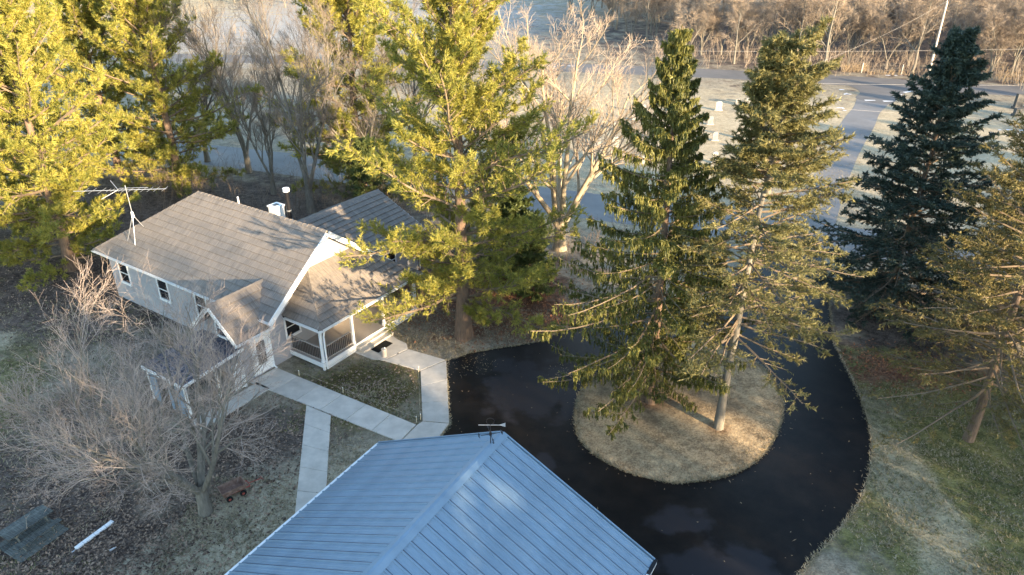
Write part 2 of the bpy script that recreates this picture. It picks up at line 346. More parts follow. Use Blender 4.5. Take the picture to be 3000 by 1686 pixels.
# island: a low mound of dry turf inside the loop
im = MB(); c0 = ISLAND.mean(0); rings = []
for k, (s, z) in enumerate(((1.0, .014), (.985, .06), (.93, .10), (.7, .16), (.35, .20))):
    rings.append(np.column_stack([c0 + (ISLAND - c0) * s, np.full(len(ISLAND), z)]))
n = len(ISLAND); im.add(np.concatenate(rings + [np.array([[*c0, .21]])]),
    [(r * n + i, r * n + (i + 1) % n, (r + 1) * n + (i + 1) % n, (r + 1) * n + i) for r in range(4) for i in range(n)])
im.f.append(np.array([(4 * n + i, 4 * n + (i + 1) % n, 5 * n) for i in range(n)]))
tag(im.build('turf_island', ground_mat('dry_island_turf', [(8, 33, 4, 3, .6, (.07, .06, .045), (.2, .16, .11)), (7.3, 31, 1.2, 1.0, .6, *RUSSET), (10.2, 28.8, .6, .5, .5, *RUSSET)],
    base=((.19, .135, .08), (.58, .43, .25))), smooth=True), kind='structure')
# roads behind
def ribbon(name, pts, w, z, material, kind='structure'):
    P = spline([(*p, 0) for p in pts], 6, closed=False); T = unit(np.gradient(P, axis=0)); S = np.column_stack([-T[:, 1], T[:, 0], T[:, 2]])
    n = len(P); V = np.concatenate([P + S * w / 2, P - S * w / 2]); V[:, 2] = z
    o = MB().add(V, [(i, n + i, n + i + 1, i + 1) for i in range(n - 1)]).build(name, material); return tag(o, kind=kind)
ribbon('street', [(-95, 92), (-58, 82), (-26, 72.5), (-5, 64.2), (17, 55.6), (26, 52), (60, 38)], 6.0, .004, MT['street'])
ribbon('far_road', [(-90, 133), (-40, 128), (0, 122.7), (30, 116.6), (50, 111), (65, 106), (110, 94)], 7.0, .004, MT['road'])
SIDE_L = [(47.6, 101.5), (44.3, 94.9), (39.7, 87.3), (33.6, 75.7), (27.0, 64), (20.5, 55.5)]; SIDE_R = [(51.2, 98.5), (46.6, 92.2), (42.6, 85), (37.1, 75.7), (31, 64.5), (25.5, 53.5)]
sheet('side_road', np.concatenate([spline(SIDE_L, 5, False), spline(SIDE_R, 5, False)[::-1]]), .008, MT['street'])
sheet('road_mouth', spline([(38, 113.2), (47.1, 110.1), (48.9, 107.6), (48.8, 103.5), (46.6, 99.4), (49.5, 96.1), (52.6, 100.4), (56, 103.8), (60.5, 106.2), (68, 105.2), (66, 107.5), (61.3, 110.2), (56.8, 112.6), (49.2, 114.6)], 4), .012, MT['road'])
mk = MB()
for (x, y, a, l) in ((48.0, 98.5, 0, 1.4), (50.2, 98.0, 0, 1.3), (53.1, 101.4, .6, 2.0), (55.6, 103.6, .5, 1.8)):
    c, s = math.cos(a), math.sin(a); mk.poly([(x + c * dx - s * dy, y + s * dx + c * dy, .018) for dx, dy in ((-l / 2, -.22), (l / 2, -.1), (l / 2, .12), (-l / 2, .3))])
tag(mk.build('road_markings', MT['paint']), kind='structure')
sn = MB(); gs = np.random.default_rng(5)
for (cx, cy, sx, sy, k) in ((46.6, 103, .6, 1.6, 7), (42.5, 93.5, .4, 2, 4), (56.5, 83, 4, 2, 12), (62, 79, 5, 2, 12), (59, 114.9, 3, .2, 4), (5, 122, 9, .9, 14)):
    for _ in range(k):
        x, y = cx + gs.normal() * sx * .5, cy + gs.normal() * sy * .5; r = gs.uniform(.12, .42)
        sn.poly([(x + r * math.cos(a) * gs.uniform(.6, 1.6), y + r * .6 * math.sin(a) * gs.uniform(.6, 1.3), .02) for a in np.linspace(0, 2 * math.pi, 9)[:-1]])
tag(sn.build('snow_patches', MT['snow']), 'thin scraps of old snow on the verge and far grass', kind='stuff')

# ------------------------------------------------------------------ concrete walks, slab by slab
WALKS = []
def slabs(root, A0, A1, B0, B1, n):
    A0, A1, B0, B1 = map(np.array, (A0, A1, B0, B1))
    for i in range(n):
        a, c = (i + .006) / n, (i + .994) / n
        one_slab(root, [A0 + (A1 - A0) * a, B0 + (B1 - B0) * a, B0 + (B1 - B0) * c, A0 + (A1 - A0) * c])
def one_slab(root, q):
    q = [np.array(p, float) for p in q]; c = sum(q) / len(q)
    mb = MB(); top = [(*(p * .985 + c * .015), .062) for p in q]; mid = [(*p, .05) for p in q]; low = [(*p, -.05) for p in q]; k = len(q)
    mb.add(top + mid + low, [(r * k + (i + 1) % k, r * k + i, (r + 1) * k + i, (r + 1) * k + (i + 1) % k) for r in (0, 1) for i in range(k)])
    mb.f.append(np.array([list(range(k))])); mb.build('concrete_slab', MT['concrete'], root); WALKS.append([tuple(p) for p in q])
walk = tag(empty('sidewalk'), kind='structure')
one_slab(walk, [(-9.1, 35.95), (-8.05, 35.25), (-7.3, 35.1), (-6.1, 36.3), (-6.27, 36.92), (-6.9, 37.4), (-7.45, 38.1)])
slabs(walk, (-7.27, 35.08), (-5.1, 34.04), (-6.06, 36.27), (-3.77, 35.12), 1)
slabs(walk, (-5.1, 34.0), (-4.5, 29.56), (-3.76, 35.06), (-3.15, 29.38), 3)
slabs(walk, (-13.25, 34.35), (-4.78, 29.24), (-14.3, 32.95), (-5.45, 27.95), 6)
one_slab(walk, [(-4.74, 29.22), (-4.5, 29.5), (-3.16, 29.32), (-3.56, 28.34), (-4.5, 27.4), (-5.4, 27.92)])
slabs(walk, (-10.68, 30.86), (-9.22, 23.0), (-9.22, 30.0), (-7.95, 23.0), 5)
slabs(walk, huv(19.8, 29.75), huv(15.6, 29.75), huv(19.8, 28.7), huv(15.6, 28.7), 3)
apron = tag(empty('garage_apron'), kind='structure')
slabs(apron, (4.7, 17.9), (4.0, 12), (7.0, 20.0), (6.6, 12.2), 3)

# ------------------------------------------------------------------ house
house = tag(empty('house', (*huv(25.6, 37), 0), HA), 'single-storey cream house with brown shake roof, white gable and hipped front porch', 'house')
SH = []                                                            # every shingle: (distance to camera, verts, material key)
hM = Matrix.Translation(house.location) @ Matrix.Rotation(HA, 4, 'Z')
rs = random.Random(4)
def shingle_slope(poly, eave, upd, key, course=.42, wid=.52, drop=0.):
    """poly: corners in house frame; eave: unit vector along the eave; upd: unit vector up the slope"""
    E, Up = Vector(eave), Vector(upd).normalized(); Nn = E.cross(Up).normalized()
    if Nn.z < 0: Nn = -Nn
    O = Vector(poly[0]); ab = [((Vector(p) - O).dot(E), (Vector(p) - O).dot(Up)) for p in poly]
    bmax = max(b for a, b in ab); bmin = min(b for a, b in ab); rows = max(1, round((bmax - bmin) / course)); h = (bmax - bmin) / rows
    def span(b):
        xs = []
        for i in range(len(ab)):
            (a0, b0), (a1, b1) = ab[i], ab[(i + 1) % len(ab)]
            if (b0 - b) * (b1 - b) <= 0 and b0 != b1: xs.append(a0 + (a1 - a0) * (b - b0) / (b1 - b0))
        return (min(xs), max(xs)) if len(xs) > 1 else None
    for r in range(rows):
        b0 = bmin + r * h; b1 = b0 + h; s0 = span(b0 + .002); s1 = span(b1 - .002)
        if not s0 or not s1: continue
        x = min(s0[0], s1[0]) - rs.random() * wid; end = max(s0[1], s1[1])
        while x < end:
            w = wid * rs.uniform(.75, 1.3); lo0, lo1 = max(x, s0[0]), min(x + w - .006, s0[1]); hi0, hi1 = max(x, s1[0]), min(x + w - .006, s1[1])
            x += w
            if lo1 - lo0 < .02 and hi1 - hi0 < .02: continue
            if lo1 < lo0: lo0 = lo1 = (lo0 + lo1) / 2
            if hi1 < hi0: hi0 = hi1 = (hi0 + hi1) / 2
            t = .052 + rs.uniform(0, .012)
            def p(a, b, k): return O + E * a + Up * b + Nn * k
            v = [p(lo0, b0 - .03, .005), p(lo1, b0 - .03, .005), p(hi1, b1, .004), p(hi0, b1, .004), p(lo0, b0 - .03, t + .012), p(lo1, b0 - .03, t + .012), p(hi1, b1 - .002, .016), p(hi0, b1 - .002, .016)]
            c = hM @ (sum(v, Vector()) / 8); SH.append(((c - cam.location).length, [tuple(q) for q in v], key))
def roof_plane(parent_mb, poly, th=.14): parent_mb.slab(poly, th)
rm = MB()
ZE, ZR = 3.42, 7.0
near = [(-4.7, -7.7, ZE), (-4.7, 9.2, ZE), (0, 3.75, ZR), (0, -7.7, ZR)]
far = [(4.7, -7.7, ZE), (0, -7.7, ZR), (0, 3.75, ZR), (4.7, 9.2, ZE)]
hip = [(-4.7, 9.2, ZE), (4.7, 9.2, ZE), (0, 3.75, ZR)]
wingS = [(2.2, -5.9, 3.2), (10.3, -5.9, 3.2), (10.3, -1.8, 5.15), (2.2, -1.8, 5.15)]
wingN = [(10.3, 2.3, 3.2), (2.2, 2.3, 3.2), (2.2, -1.8, 5.15), (10.3, -1.8, 5.15)]
crossR = [(-6.65, -7.35, 2.92), (-4.55, -7.35, 2.92), (-4.55, -6.95, 3.3), (-3.0, -5.5, 4.65), (-6.65, -5.5, 4.65)]
crossL = [(-4.4, -3.65, 2.92), (-6.65, -3.65, 2.92), (-6.65, -5.5, 4.65), (-3.0, -5.5, 4.65), (-4.4, -4.1, 3.3)]
porF = [(-3.15, -9.8, 2.85), (5.25, -9.8, 2.85), (2.6, -6.8, 4.85), (-1.0, -6.8, 4.85)]
porL = [(-3.15, -6.8, 2.85), (-3.15, -9.8, 2.85), (-1.0, -6.8, 4.85)]
porR = [(5.25, -9.8, 2.85), (5.25, -6.8, 2.85), (2.6, -6.8, 4.85)]
for q in (near, far, hip, wingS, wingN, crossR, crossL, porF, porL, porR): rm.slab(q, .13)
roof = rm.build('roof', MT['roofbase'], house)
shingle_slope(near, (0, 1, 0), (4.7, 0, ZR - ZE), 'shake_u'); shingle_slope(far, (0, 1, 0), (-4.7, 0, ZR - ZE), 'shake_u')
shingle_slope(hip, (1, 0, 0), (0, -5.45, ZR - ZE), 'shake_v')
shingle_slope(wingS, (1, 0, 0), (0, 4.1, 1.95), 'shake_v'); shingle_slope(wingN, (1, 0, 0), (0, -4.1, 1.95), 'shake_v')
shingle_slope(crossR, (1, 0, 0), (0, 1.85, 1.73), 'shake_v'); shingle_slope(crossL, (1, 0, 0), (0, -1.85, 1.73), 'shake_v')
shingle_slope(porF, (1, 0, 0), (0, 3.0, 2.0), 'shake_v'); shingle_slope(porL, (0, 1, 0), (2.15, 0, 2.0), 'shake_u'); shingle_slope(porR, (0, 1, 0), (-2.65, 0, 2.0), 'shake_u')
def seen(v):                                                        # slopes turned away from the street view are never the largest
    a, b, c = (Vector(v[4]), Vector(v[5]), Vector(v[7])); nn = (hM.to_3x3() @ (b - a).cross(c - a)); nn = nn if nn.z > 0 else -nn
    return nn.dot(cam.location - hM @ a) > 0
SH.sort(key=lambda s: (not seen(s[1]), s[0]))
FQ = [(3, 2, 1, 0), (4, 5, 6, 7), (0, 1, 5, 4), (1, 2, 6, 5), (2, 3, 7, 6), (3, 0, 4, 7)]
for d, v, key in SH[:300]: MB().add(v, FQ).build('roof_shingle', MT[key], roof)
for key in ('shake_u', 'shake_v'):
    mb = MB()
    for d, v, k in SH[300:]:
        if k == key: mb.add(v, FQ)
    tag(mb.build('more_roof_shingles', MT[key], roof), kind='stuff')
# ridge and hip caps
def caps(a, b, w=.16, step=.36, key='shake_u'):
    a, b = Vector(a), Vector(b); L_ = (b - a).length; t = (b - a) / L_; n = int(L_ / step); side = t.cross(Vector((0, 0, 1))).normalized()
    mb = MB()
    for i in range(n):
        p, q = a + t * (i * L_ / n), a + t * ((i + 1.08) * L_ / n); u0, u1 = .05, .075
        mb.add([tuple(x) for x in (p - side * w + Vector((0, 0, -.10 + u0)), p + Vector((0, 0, u0)), p + side * w + Vector((0, 0, -.10 + u0)),
                                   q - side * w + Vector((0, 0, -.10 + u1)), q + Vector((0, 0, u1)), q + side * w + Vector((0, 0, -.10 + u1)))],
               [(0, 1, 4, 3), (1, 2, 5, 4), (0, 3, 5, 2)])
        mb.f.append(np.array([(3, 4, 5)]) + 6 * i); mb.f.append(np.array([(0, 2, 1)]) + 6 * i)
    return mb.build('ridge_cap', MT[key], roof)
caps((0, 3.75, ZR), (0, -7.7, ZR)); caps((-4.7, 9.2, ZE), (0, 3.75, ZR), .13); caps((4.7, 9.2, ZE), (0, 3.75, ZR), .13)
caps((-3.15, -9.8, 2.85), (-1.0, -6.85, 4.85), .13); caps((5.25, -9.8, 2.85), (2.6, -6.85, 4.85), .13)
caps((2.3, -1.8, 5.15), (10.3, -1.8, 5.15)); caps((-6.65, -5.5, 4.65), (-3.1, -5.5, 4.65), .13)
# walls
wm = MB()
def wall_box(mb, x0, x1, y0, y1, z1): mb.box(x0, x1, y0, y1, -.05, z1)
wall_box(wm, -4.2, 4.2, -6.8, 8.6, 3.55)
wm.add([(-4.2, -6.8, 3.55), (4.2, -6.8, 3.55), (0, -6.8, 6.72), (-4.2, -6.6, 3.55), (4.2, -6.6, 3.55), (0, -6.6, 6.72)], [(0, 1, 4, 3), (1, 2, 5, 4), (2, 0, 3, 5)])
wm.f.append(np.array([(0, 2, 1)]) + wm.n - 6); wm.f.append(np.array([(3, 4, 5)]) + wm.n - 6)
wm.box(4.21, 9.9, -5.5, 1.9, -.05, 3.25)
wm.add([(9.9, -5.5, 3.25), (9.9, 1.9, 3.25), (9.9, -1.8, 4.98), (9.7, -5.5, 3.25), (9.7, 1.9, 3.25), (9.7, -1.8, 4.98)], [(0, 1, 4, 3), (1, 2, 5, 4), (2, 0, 3, 5)])
wm.f.append(np.array([(0, 1, 2)]) + wm.n - 6); wm.f.append(np.array([(3, 5, 4)]) + wm.n - 6)
wm.box(-6.1, -4.21, -6.797, -4.15, -.05, 2.98)
wm.add([(-6.1, -6.797, 2.98), (-6.1, -4.15, 2.98), (-6.1, -5.47, 4.42), (-5.9, -6.797, 2.98), (-5.9, -4.15, 2.98), (-5.9, -5.47, 4.42)], [(0, 3, 4, 1), (1, 4, 5, 2), (2, 5, 3, 0)])
wm.f.append(np.array([(0, 1, 2)]) + wm.n - 6); wm.f.append(np.array([(3, 5, 4)]) + wm.n - 6)
wm.build('wall', MT['siding'], house)
# trim: rakes, fascias, gutters, downspouts
def trim(name, segs, w, h, m='white'):
    for a, b in segs: MB().bar(a, b, w, h).build(name, MT[m], house)
trim('rake_board', [((-4.75, -7.74, ZE - .17), (-.02, -7.74, ZR - .15)), ((.02, -7.741, ZR - .15), (4.75, -7.741, ZE - .17))], .05, .30)
trim('rake_board', [((-6.69, -7.4, 2.76), (-6.69, -5.52, 4.5)), ((-6.691, -5.48, 4.5), (-6.691, -3.6, 2.76))], .05, .24)
trim('rake_board', [((10.34, -5.95, 3.05), (10.34, -1.82, 5.0)), ((10.341, -1.78, 5.0), (10.341, 2.35, 3.05))], .05, .22)
sf = MB(); sf.slab([(-4.7, -7.7, ZE - .15), (0, -7.7, ZR - .15), (0, -6.8, ZR - .15), (-4.7, -6.8, ZE - .15)], .02); sf.slab([(0, -7.7, ZR - .15), (4.7, -7.7, ZE - .15), (4.7, -6.8, ZE - .15), (0, -6.8, ZR - .15)], .02)
sf.build('soffit', MT['white'], house)
def gutter(a, b, d):
    """open trough from a to b, hanging out towards unit vector d"""
    a, b, d = Vector(a), Vector(b), Vector(d); prof = [(0, 0), (0, -.11), (.10, -.11), (.125, 0), (.115, 0), (.092, -.095), (.012, -.095), (.012, 0)]
    v = [tuple(p + d * x + Vector((0, 0, z))) for p in (a, b) for x, z in prof]; n = len(prof)
    mb = MB().add(v, [(i, (i + 1) % n, n + (i + 1) % n, n + i) for i in range(n)]); mb.f.append(np.array([list(range(n))])); mb.f.append(np.array([list(range(n, 2 * n))]))
    mb.build('gutter', MT['white'], house)
gutter((-4.72, -7.72, ZE - .02), (-4.72, 9.25, ZE - .02), (-1, 0, 0))
gutter((-3.2, -9.83, 2.82), (5.3, -9.83, 2.82), (0, -1, 0)); gutter((-3.18, -9.8, 2.82), (-3.18, -7.0, 2.82), (-1, 0, 0))
gutter((4.8, -5.93, 3.16), (10.4, -5.93, 3.16), (0, -1, 0)); gutter((-6.7, -7.38, 2.88), (-4.3, -7.38, 2.88), (0, -1, 0))
def pipe(name, pts, r, m='white', parent=house):
    P = np.array([pts], float); mb = MB(); tubes(mb, P, np.full(P.shape[:2], r), 8); return mb.build(name, MT[m], parent, smooth=True)
pipe('downspout', [(-4.35, -7.4, 2.85), (-4.3, -6.95, 2.5), (-4.28, -6.88, 2.3), (-4.28, -6.88, .15), (-4.28, -7.1, .08)], .05)
pipe('downspout', [(5.0, -9.9, 2.75), (4.95, -9.5, 2.55), (4.95, -9.47, 2.3), (4.95, -9.47, .1)], .045)
pipe('downspout', [(-2.95, -9.9, 2.75), (-2.7, -9.62, 2.62), (-2.82, -9.6, 2.2), (-2.82, -9.6, .12)], .05)
pipe('downspout', [(4.75, -7.5, 3.3), (4.72, -7.0, 3.1), (4.9, -6.6, 3.05), (5.2, -6.9, 3.05), (5.3, -7.0, 2.9)], .05)
pipe('downspout', [(10.1, -5.97, 3.1), (9.95, -5.62, 2.8), (9.95, -5.6, .1)], .045)
# windows
def window(face, c, z0, z1, w, name='window', parent=house):
    """face: 'x-' wall looking down -x at x=c[0], or 'y-' wall looking down -y at y=c[1]"""
    fr = MB(); gl = MB(); x, y = c; t = .09
    def bx(mb, s0, s1, za, zb, d0, d1):
        if face == 'x-': mb.box(x - d1, x - d0, y + s0, y + s1, za, zb)
        else: mb.box(x + s0, x + s1, y - d1, y - d0, za, zb)
    h = w / 2
    bx(fr, -h - t, -h, z0 - t, z1 + t, .002, .06); bx(fr, h, h + t, z0 - t, z1 + t, .002, .06); bx(fr, -h, h, z1, z1 + t, .002, .06); bx(fr, -h - t, h + t, z0 - t - .05, z0, .002, .09)
    bx(fr, -h, h, (z0 + z1) / 2 - .025, (z0 + z1) / 2 + .025, .012, .045)
    f = fr.build(name, MT['white'], parent); bx(gl, -h + .002, h - .002, z0 + .002, z1 - .002, .004, .02); gl.build('pane', MT['glass'], f); return f
for y in (7.05, 2.85, -.9): window('x-', (-4.2, y), 1.45, 2.75, .95)
window('x-', (-6.1, -5.45), 2.55, 3.45, .75); window('y-', (-2.6, -6.8), 1.4, 2.5, .9); window('y-', (7.0, -5.5), 1.2, 2.4, 1.1)
# doors
dr = MB().box(-5.45, -4.4, -6.86, -6.80, .12, 2.22).build('side_door', MT['white'], house); tag(dr, 'white side door with two dark glass panes')
MB().box(-5.56, -5.45, -6.88, -6.80, .1, 2.32).box(-4.4, -4.29, -6.88, -6.8, .1, 2.32).box(-5.56, -4.29, -6.88, -6.8, 2.225, 2.34).build('door_frame', MT['white'], dr)
MB().box(-5.2, -4.66, -6.885, -6.862, 1.38, 2.05).build('door_pane', MT['glass'], dr); MB().box(-5.2, -4.66, -6.885, -6.862, .68, 1.32).build('door_pane', MT['glass'], dr)
MB().cyl((-4.5, -6.86, 1.12), (-4.5, -6.93, 1.12), .035).build('handle', MT['alum'], dr)
fd = MB().box(.2, 1.15, -6.85, -6.802, .5, 2.5).build('front_door', MT['greytrim'], house); MB().box(.4, .95, -6.87, -6.852, 1.5, 2.3).build('door_pane', MT['glass'], fd)
# porch
PF = .50
MB().box(-2.98, 5.05, -9.5, -6.81, PF - .09, PF).build('porch_floor', MT['porchfloor'], house)
MB().box(-3.0, 5.07, -9.54, -9.505, PF - .26, PF - .004).box(-3.03, -2.985, -9.5, -6.82, PF - .26, PF - .004).build('porch_skirt_board', MT['white'], house)
PX = (-2.88, -.52, 2.05, 4.9)
for x in PX: MB().box(x - .065, x + .065, -9.46, -9.33, 0 if x in (PX[0], PX[3]) else PF + .002, 2.72).box(x - .09, x + .09, -9.485, -9.305, PF, PF + .12).build('porch_post', MT['white'], house)
MB().box(-3.0, 5.05, -9.47, -9.32, 2.62, 2.78).box(-3.0, -2.86, -9.3, -6.82, 2.62, 2.78).box(4.92, 5.06, -9.3, -6.82, 2.62, 2.78).build('porch_beam', MT['white'], house)
def railing(a, b):
    a, b = Vector(a), Vector(b)
    r = MB().bar(a + Vector((0, 0, .92)), b + Vector((0, 0, .92)), .09, .05).bar(a + Vector((0, 0, .12)), b + Vector((0, 0, .12)), .05, .06).build('porch_railing', MT['greytrim'], house)
    n = int((b - a).length / .13); me = None
    for i in range(1, n):
        p = a + (b - a) * i / n
        if me is None: me = MB().box(-.016, .016, -.016, .016, .13, .9).mesh('baluster')
        o = link('baluster', me, MT['darktrim'], r); o.location = p
railing((-2.80, -9.40, PF), (-.6, -9.40, PF)); railing((2.13, -9.40, PF), (4.82, -9.40, PF)); railing((-2.88, -9.3, PF), (-2.88, -6.85, PF)); railing((4.9, -9.3, PF), (4.9, -6.85, PF))
def lattice(x0, x1, y):
    mb = MB(); z0, z1 = .03, PF - .27; s = .115; h = z1 - z0
    k = x0 - h
    while k < x1:
        for sg in (1, -1):
            a, b = k, k + h; za, zb = (z0, z1) if sg > 0 else (z1, z0)
            if a < x0: za += (zb - za) * (x0 - a) / h; a = x0
            if b > x1: zb -= (zb - za) * (b - x1) / max(b - a, 1e-6); b = x1
            if b - a > .01: mb.bar((a, y + .006 * sg, za), (b, y + .006 * sg, zb), .012, .042)
        k += s
    return mb.build('porch_lattice', MT['white'], house)
lattice(-2.8, -.5, -9.52); lattice(2.05, 4.8, -9.52)
for i, (z, y) in enumerate(((.34, -9.80), (.18, -10.1))): MB().box(-.5 - .0 * i, 2.03, y, -9.55, 0.0, z).box(-.53, 2.06, y - .03, -9.545, z, z + .035).build('porch_step', MT['concrete'], house)
# roof fittings
bx = MB().box(1.15, 1.8, -2.05, -1.4, 5.3, 6.72).box(1.1, 1.85, -2.1, -1.35, 6.722, 6.82).build('chimney_box', MT['white'], house); MB().box(1.3, 1.65, -1.85, -1.58, 6.822, 6.84).build('vent_opening', MT['black'], bx)
st = MB().cyl((1.35, -3.05, 5.7), (1.35, -3.05, 8.0), .13, n=16).build('stove_pipe', MT['black'], house, smooth=False)
MB().cyl((1.35, -3.05, 8.0), (1.35, -3.05, 8.2), .20, n=16).build('pipe_cap', MT['white'], st); MB().cyl((1.35, -3.05, 5.8), (1.35, -3.05, 6.2), .28, .16, n=16).build('pipe_flashing', MT['alum'], st); MB().cyl((1.35, -3.05, 6.75), (1.35, -3.05, 6.82), .145, n=16).build('pipe_band', MT['alum'], st)
MB().cyl((.55, .6, 6.4), (.55, .6, 7.15), .05).build('vent_pipe', MT['white'], house)

# lean-to beside the house
shed = tag(empty('lean_to_carport', (*huv(25.6, 37), 0), HA), 'open lean-to with low dark navy roof against the house end, behind bare tree', 'carport')
rf = MB().slab([(-9.85, -7.15, 2.12), (-6.16, -7.15, 2.45), (-6.16, -3.75, 2.45), (-9.85, -3.75, 2.12)], .07).build('roof', MT['navy'], shed)
for k in range(8):
    y = -7.0 + k * .45; MB().bar((-9.85, y, 2.14), (-6.18, y, 2.468), .04, .035).build('roof_seam', MT['navy'], rf)
MB().bar((-9.87, -7.18, 2.03), (-6.17, -7.18, 2.36), .05, .16).build('fascia', MT['white'], shed); MB().bar((-9.89, -7.15, 2.03), (-9.89, -3.75, 2.03), .05, .16).build('fascia', MT['white'], shed)
for x, y in ((-9.7, -7.0), (-7.9, -7.0), (-6.35, -7.0), (-9.7, -3.9)): MB().box(x - .06, x + .06, y - .06, y + .06, 0, 2.0).build('post', MT['white'], shed)
for y0, y1 in ((-6.9, -6.05), (-5.9, -5.55), (-4.6, -4.0)): MB().box(-9.76, -9.71, y0, y1, .05, 1.98).build('wall_panel', MT['bluemetal'], shed)  # light panels, their blue painted in for the shade on this side
MB().box(-6.98, -6.42, -7.03, -6.98, .05, 1.6).build('wall_panel', MT['white'], shed); MB().box(-9.7, -6.2, -3.86, -3.82, .05, 1.98).build('back_wall', MT['oldwood'], shed)
crate_lbl = (('brown wooden storage crate on the floor inside the lean-to', -8.3, -5.6, .8, .6, .7), ('taller brown wooden chest against the lean-to back wall', -7.4, -4.6, .9, .7, 1.1))
for lb, x, y, w, d, h in crate_lbl:
    o = empty('storage_crate', hM @ Vector((x, y, 0)), HA); tag(o, lb, 'crate')
    MB().box(-w / 2, w / 2, -d / 2, d / 2, .02, h).build('body', MT['oldwood'], o); MB().box(-w / 2 - .03, w / 2 + .03, -d / 2 - .03, d / 2 + .03, h + .002, h + .05).build('lid', MT['oldwood'], o)

# television aerial on its roof tripod
ant = tag(empty('television_antenna', hM @ Vector((-3.2, 6.2, 0)), HA), 'long silver television aerial on tripod mast at hipped roof end', 'antenna')
zr0 = ZE + (4.7 - 3.2) * (ZR - ZE) / 4.7
for ax, ay in ((-.55, -.45), (-.45, .5), (.5, 0)):
    zf = ZE + (4.7 - 3.2 + ax) * (ZR - ZE) / 4.7 + .06; pipe('tripod_leg', [(ax, ay, zf), (ax * .5, ay * .5, (zf + zr0 + 1.4) / 2), (.02 * ax, .02 * ay, zr0 + 1.4)], .022, 'alum', ant)
MB().cyl((0, 0, zr0 + 1.25), (0, 0, zr0 + 1.62), .10, .07).build('rotor', MT['white'], ant); pipe('mast', [(0, 0, zr0 + 1.5), (0, 0, zr0 + 2.4), (0, 0, zr0 + 3.35)], .024, 'alum', ant)
wa = Vector((hM.to_3x3().inverted() @ Vector((1, -.02, .0)))).normalized(); wb = Vector((-wa.y, wa.x, 0)); zb = zr0 + 3.05
bm_ = pipe('boom', [tuple(-wa * 3.3 + Vector((0, 0, zb - .12))), tuple(Vector((0, 0, zb))), tuple(wa * 2.5 + Vector((0, 0, zb + .09)))], .022, 'alum', ant)
pipe('boom_brace', [tuple(-wa * .4 + Vector((0, 0, zb + .1))), tuple(wa * .6 + Vector((0, 0, zb + .14))), tuple(wa * 1.4 + Vector((0, 0, zb + .16)))], .014, 'alum', ant)
for i, s in enumerate((-2.6, -2.1, -1.5, -1.1, -.85, -.6, -.35, -.1, .3, .7, 1.1, 1.5, 1.9, 2.4)):
    h = .42 if s > -.2 else (.5 if s < -1.3 else .3); p = wa * s + Vector((0, 0, zb + .035 * s)); MB().bar(p - wb * h, p + wb * h, .016).build('antenna_element', MT['alum'], bm_)
for sg in (1, -1): MB().bar(wa * -.5 + Vector((0, 0, zb)), wa * -1.25 + wb * sg * .7 + Vector((0, 0, zb + .35 * sg)), .03).build('reflector_arm', MT['alum'], bm_)

# things on the walk and lawn by the porch
mat_o = empty('door_mat', (*huv(26.25, 26.55), .066), HA); tag(mat_o, 'black rubber door mat on concrete pad below porch steps', 'door mat')
MB().box(-.62, .62, -.30, .30, 0, .015).build('base', MT['rubber'], mat_o)
for k in range(11): MB().box(-.6, .6, -.27 + k * .052, -.245 + k * .052, .015, .022).build('rib', MT['rubber'], mat_o)
lampo = empty('ash_bin', (-7.34, 35.50, .062)); tag(lampo, 'small brown cylinder bin with pale top beside door mat', 'bin')
MB().cyl((0, 0, 0), (0, 0, .46), .15, .14, 18).build('body', MT['greytrim'], lampo); MB().cyl((0, 0, .462), (0, 0, .50), .16, .15, 18).build('rim', MT['concrete'], lampo); MB().cyl((.05, .03, .501), (.05, .03, .58), .035).build('knob', MT['white'], lampo)
STK = [(-11.75, 33.55), (-9.0, 31.95), (-4.8, 29.45), (-4.62, 29.68), (-5.2, 33.95)]
SL = ('lawn stake at the house end of the diagonal walk', 'lawn stake midway along the diagonal walk', 'left of two close lawn stakes at the walk corner', 'right of two close lawn stakes at the walk corner', 'lawn stake at the bend of the walk nearest the porch steps')
for (x, y), lb in zip(STK, SL):
    o = empty('lawn_stake', (x, y, 0)); tag(o, 'thin pale ' + lb, 'stake', 'stakes round the new lawn')
    MB().bar((0, 0, -.05), (.02, .01, .40), .03).build('shaft', MT['stake'], o); MB().bar((0, 0, .36), (.018, .009, .385), .042).build('string_knot', MT['white'], o)
for a, b, lb in ((0, 1, 'pale string fenced along the upper half of the diagonal walk'), (1, 2, 'pale string fenced along the lower half of the diagonal walk'), (3, 4, 'pale string fenced along the short straight walk')):
    P = np.array([[(*STK[a], .36), ((STK[a][0] + STK[b][0]) / 2, (STK[a][1] + STK[b][1]) / 2, .30), (*STK[b], .36)]]); mb = MB(); tubes(mb, P, np.full((1, 3), .004), 4)
    tag(mb.build('boundary_string', MT['stake']), lb, 'string', 'strings round the new lawn')

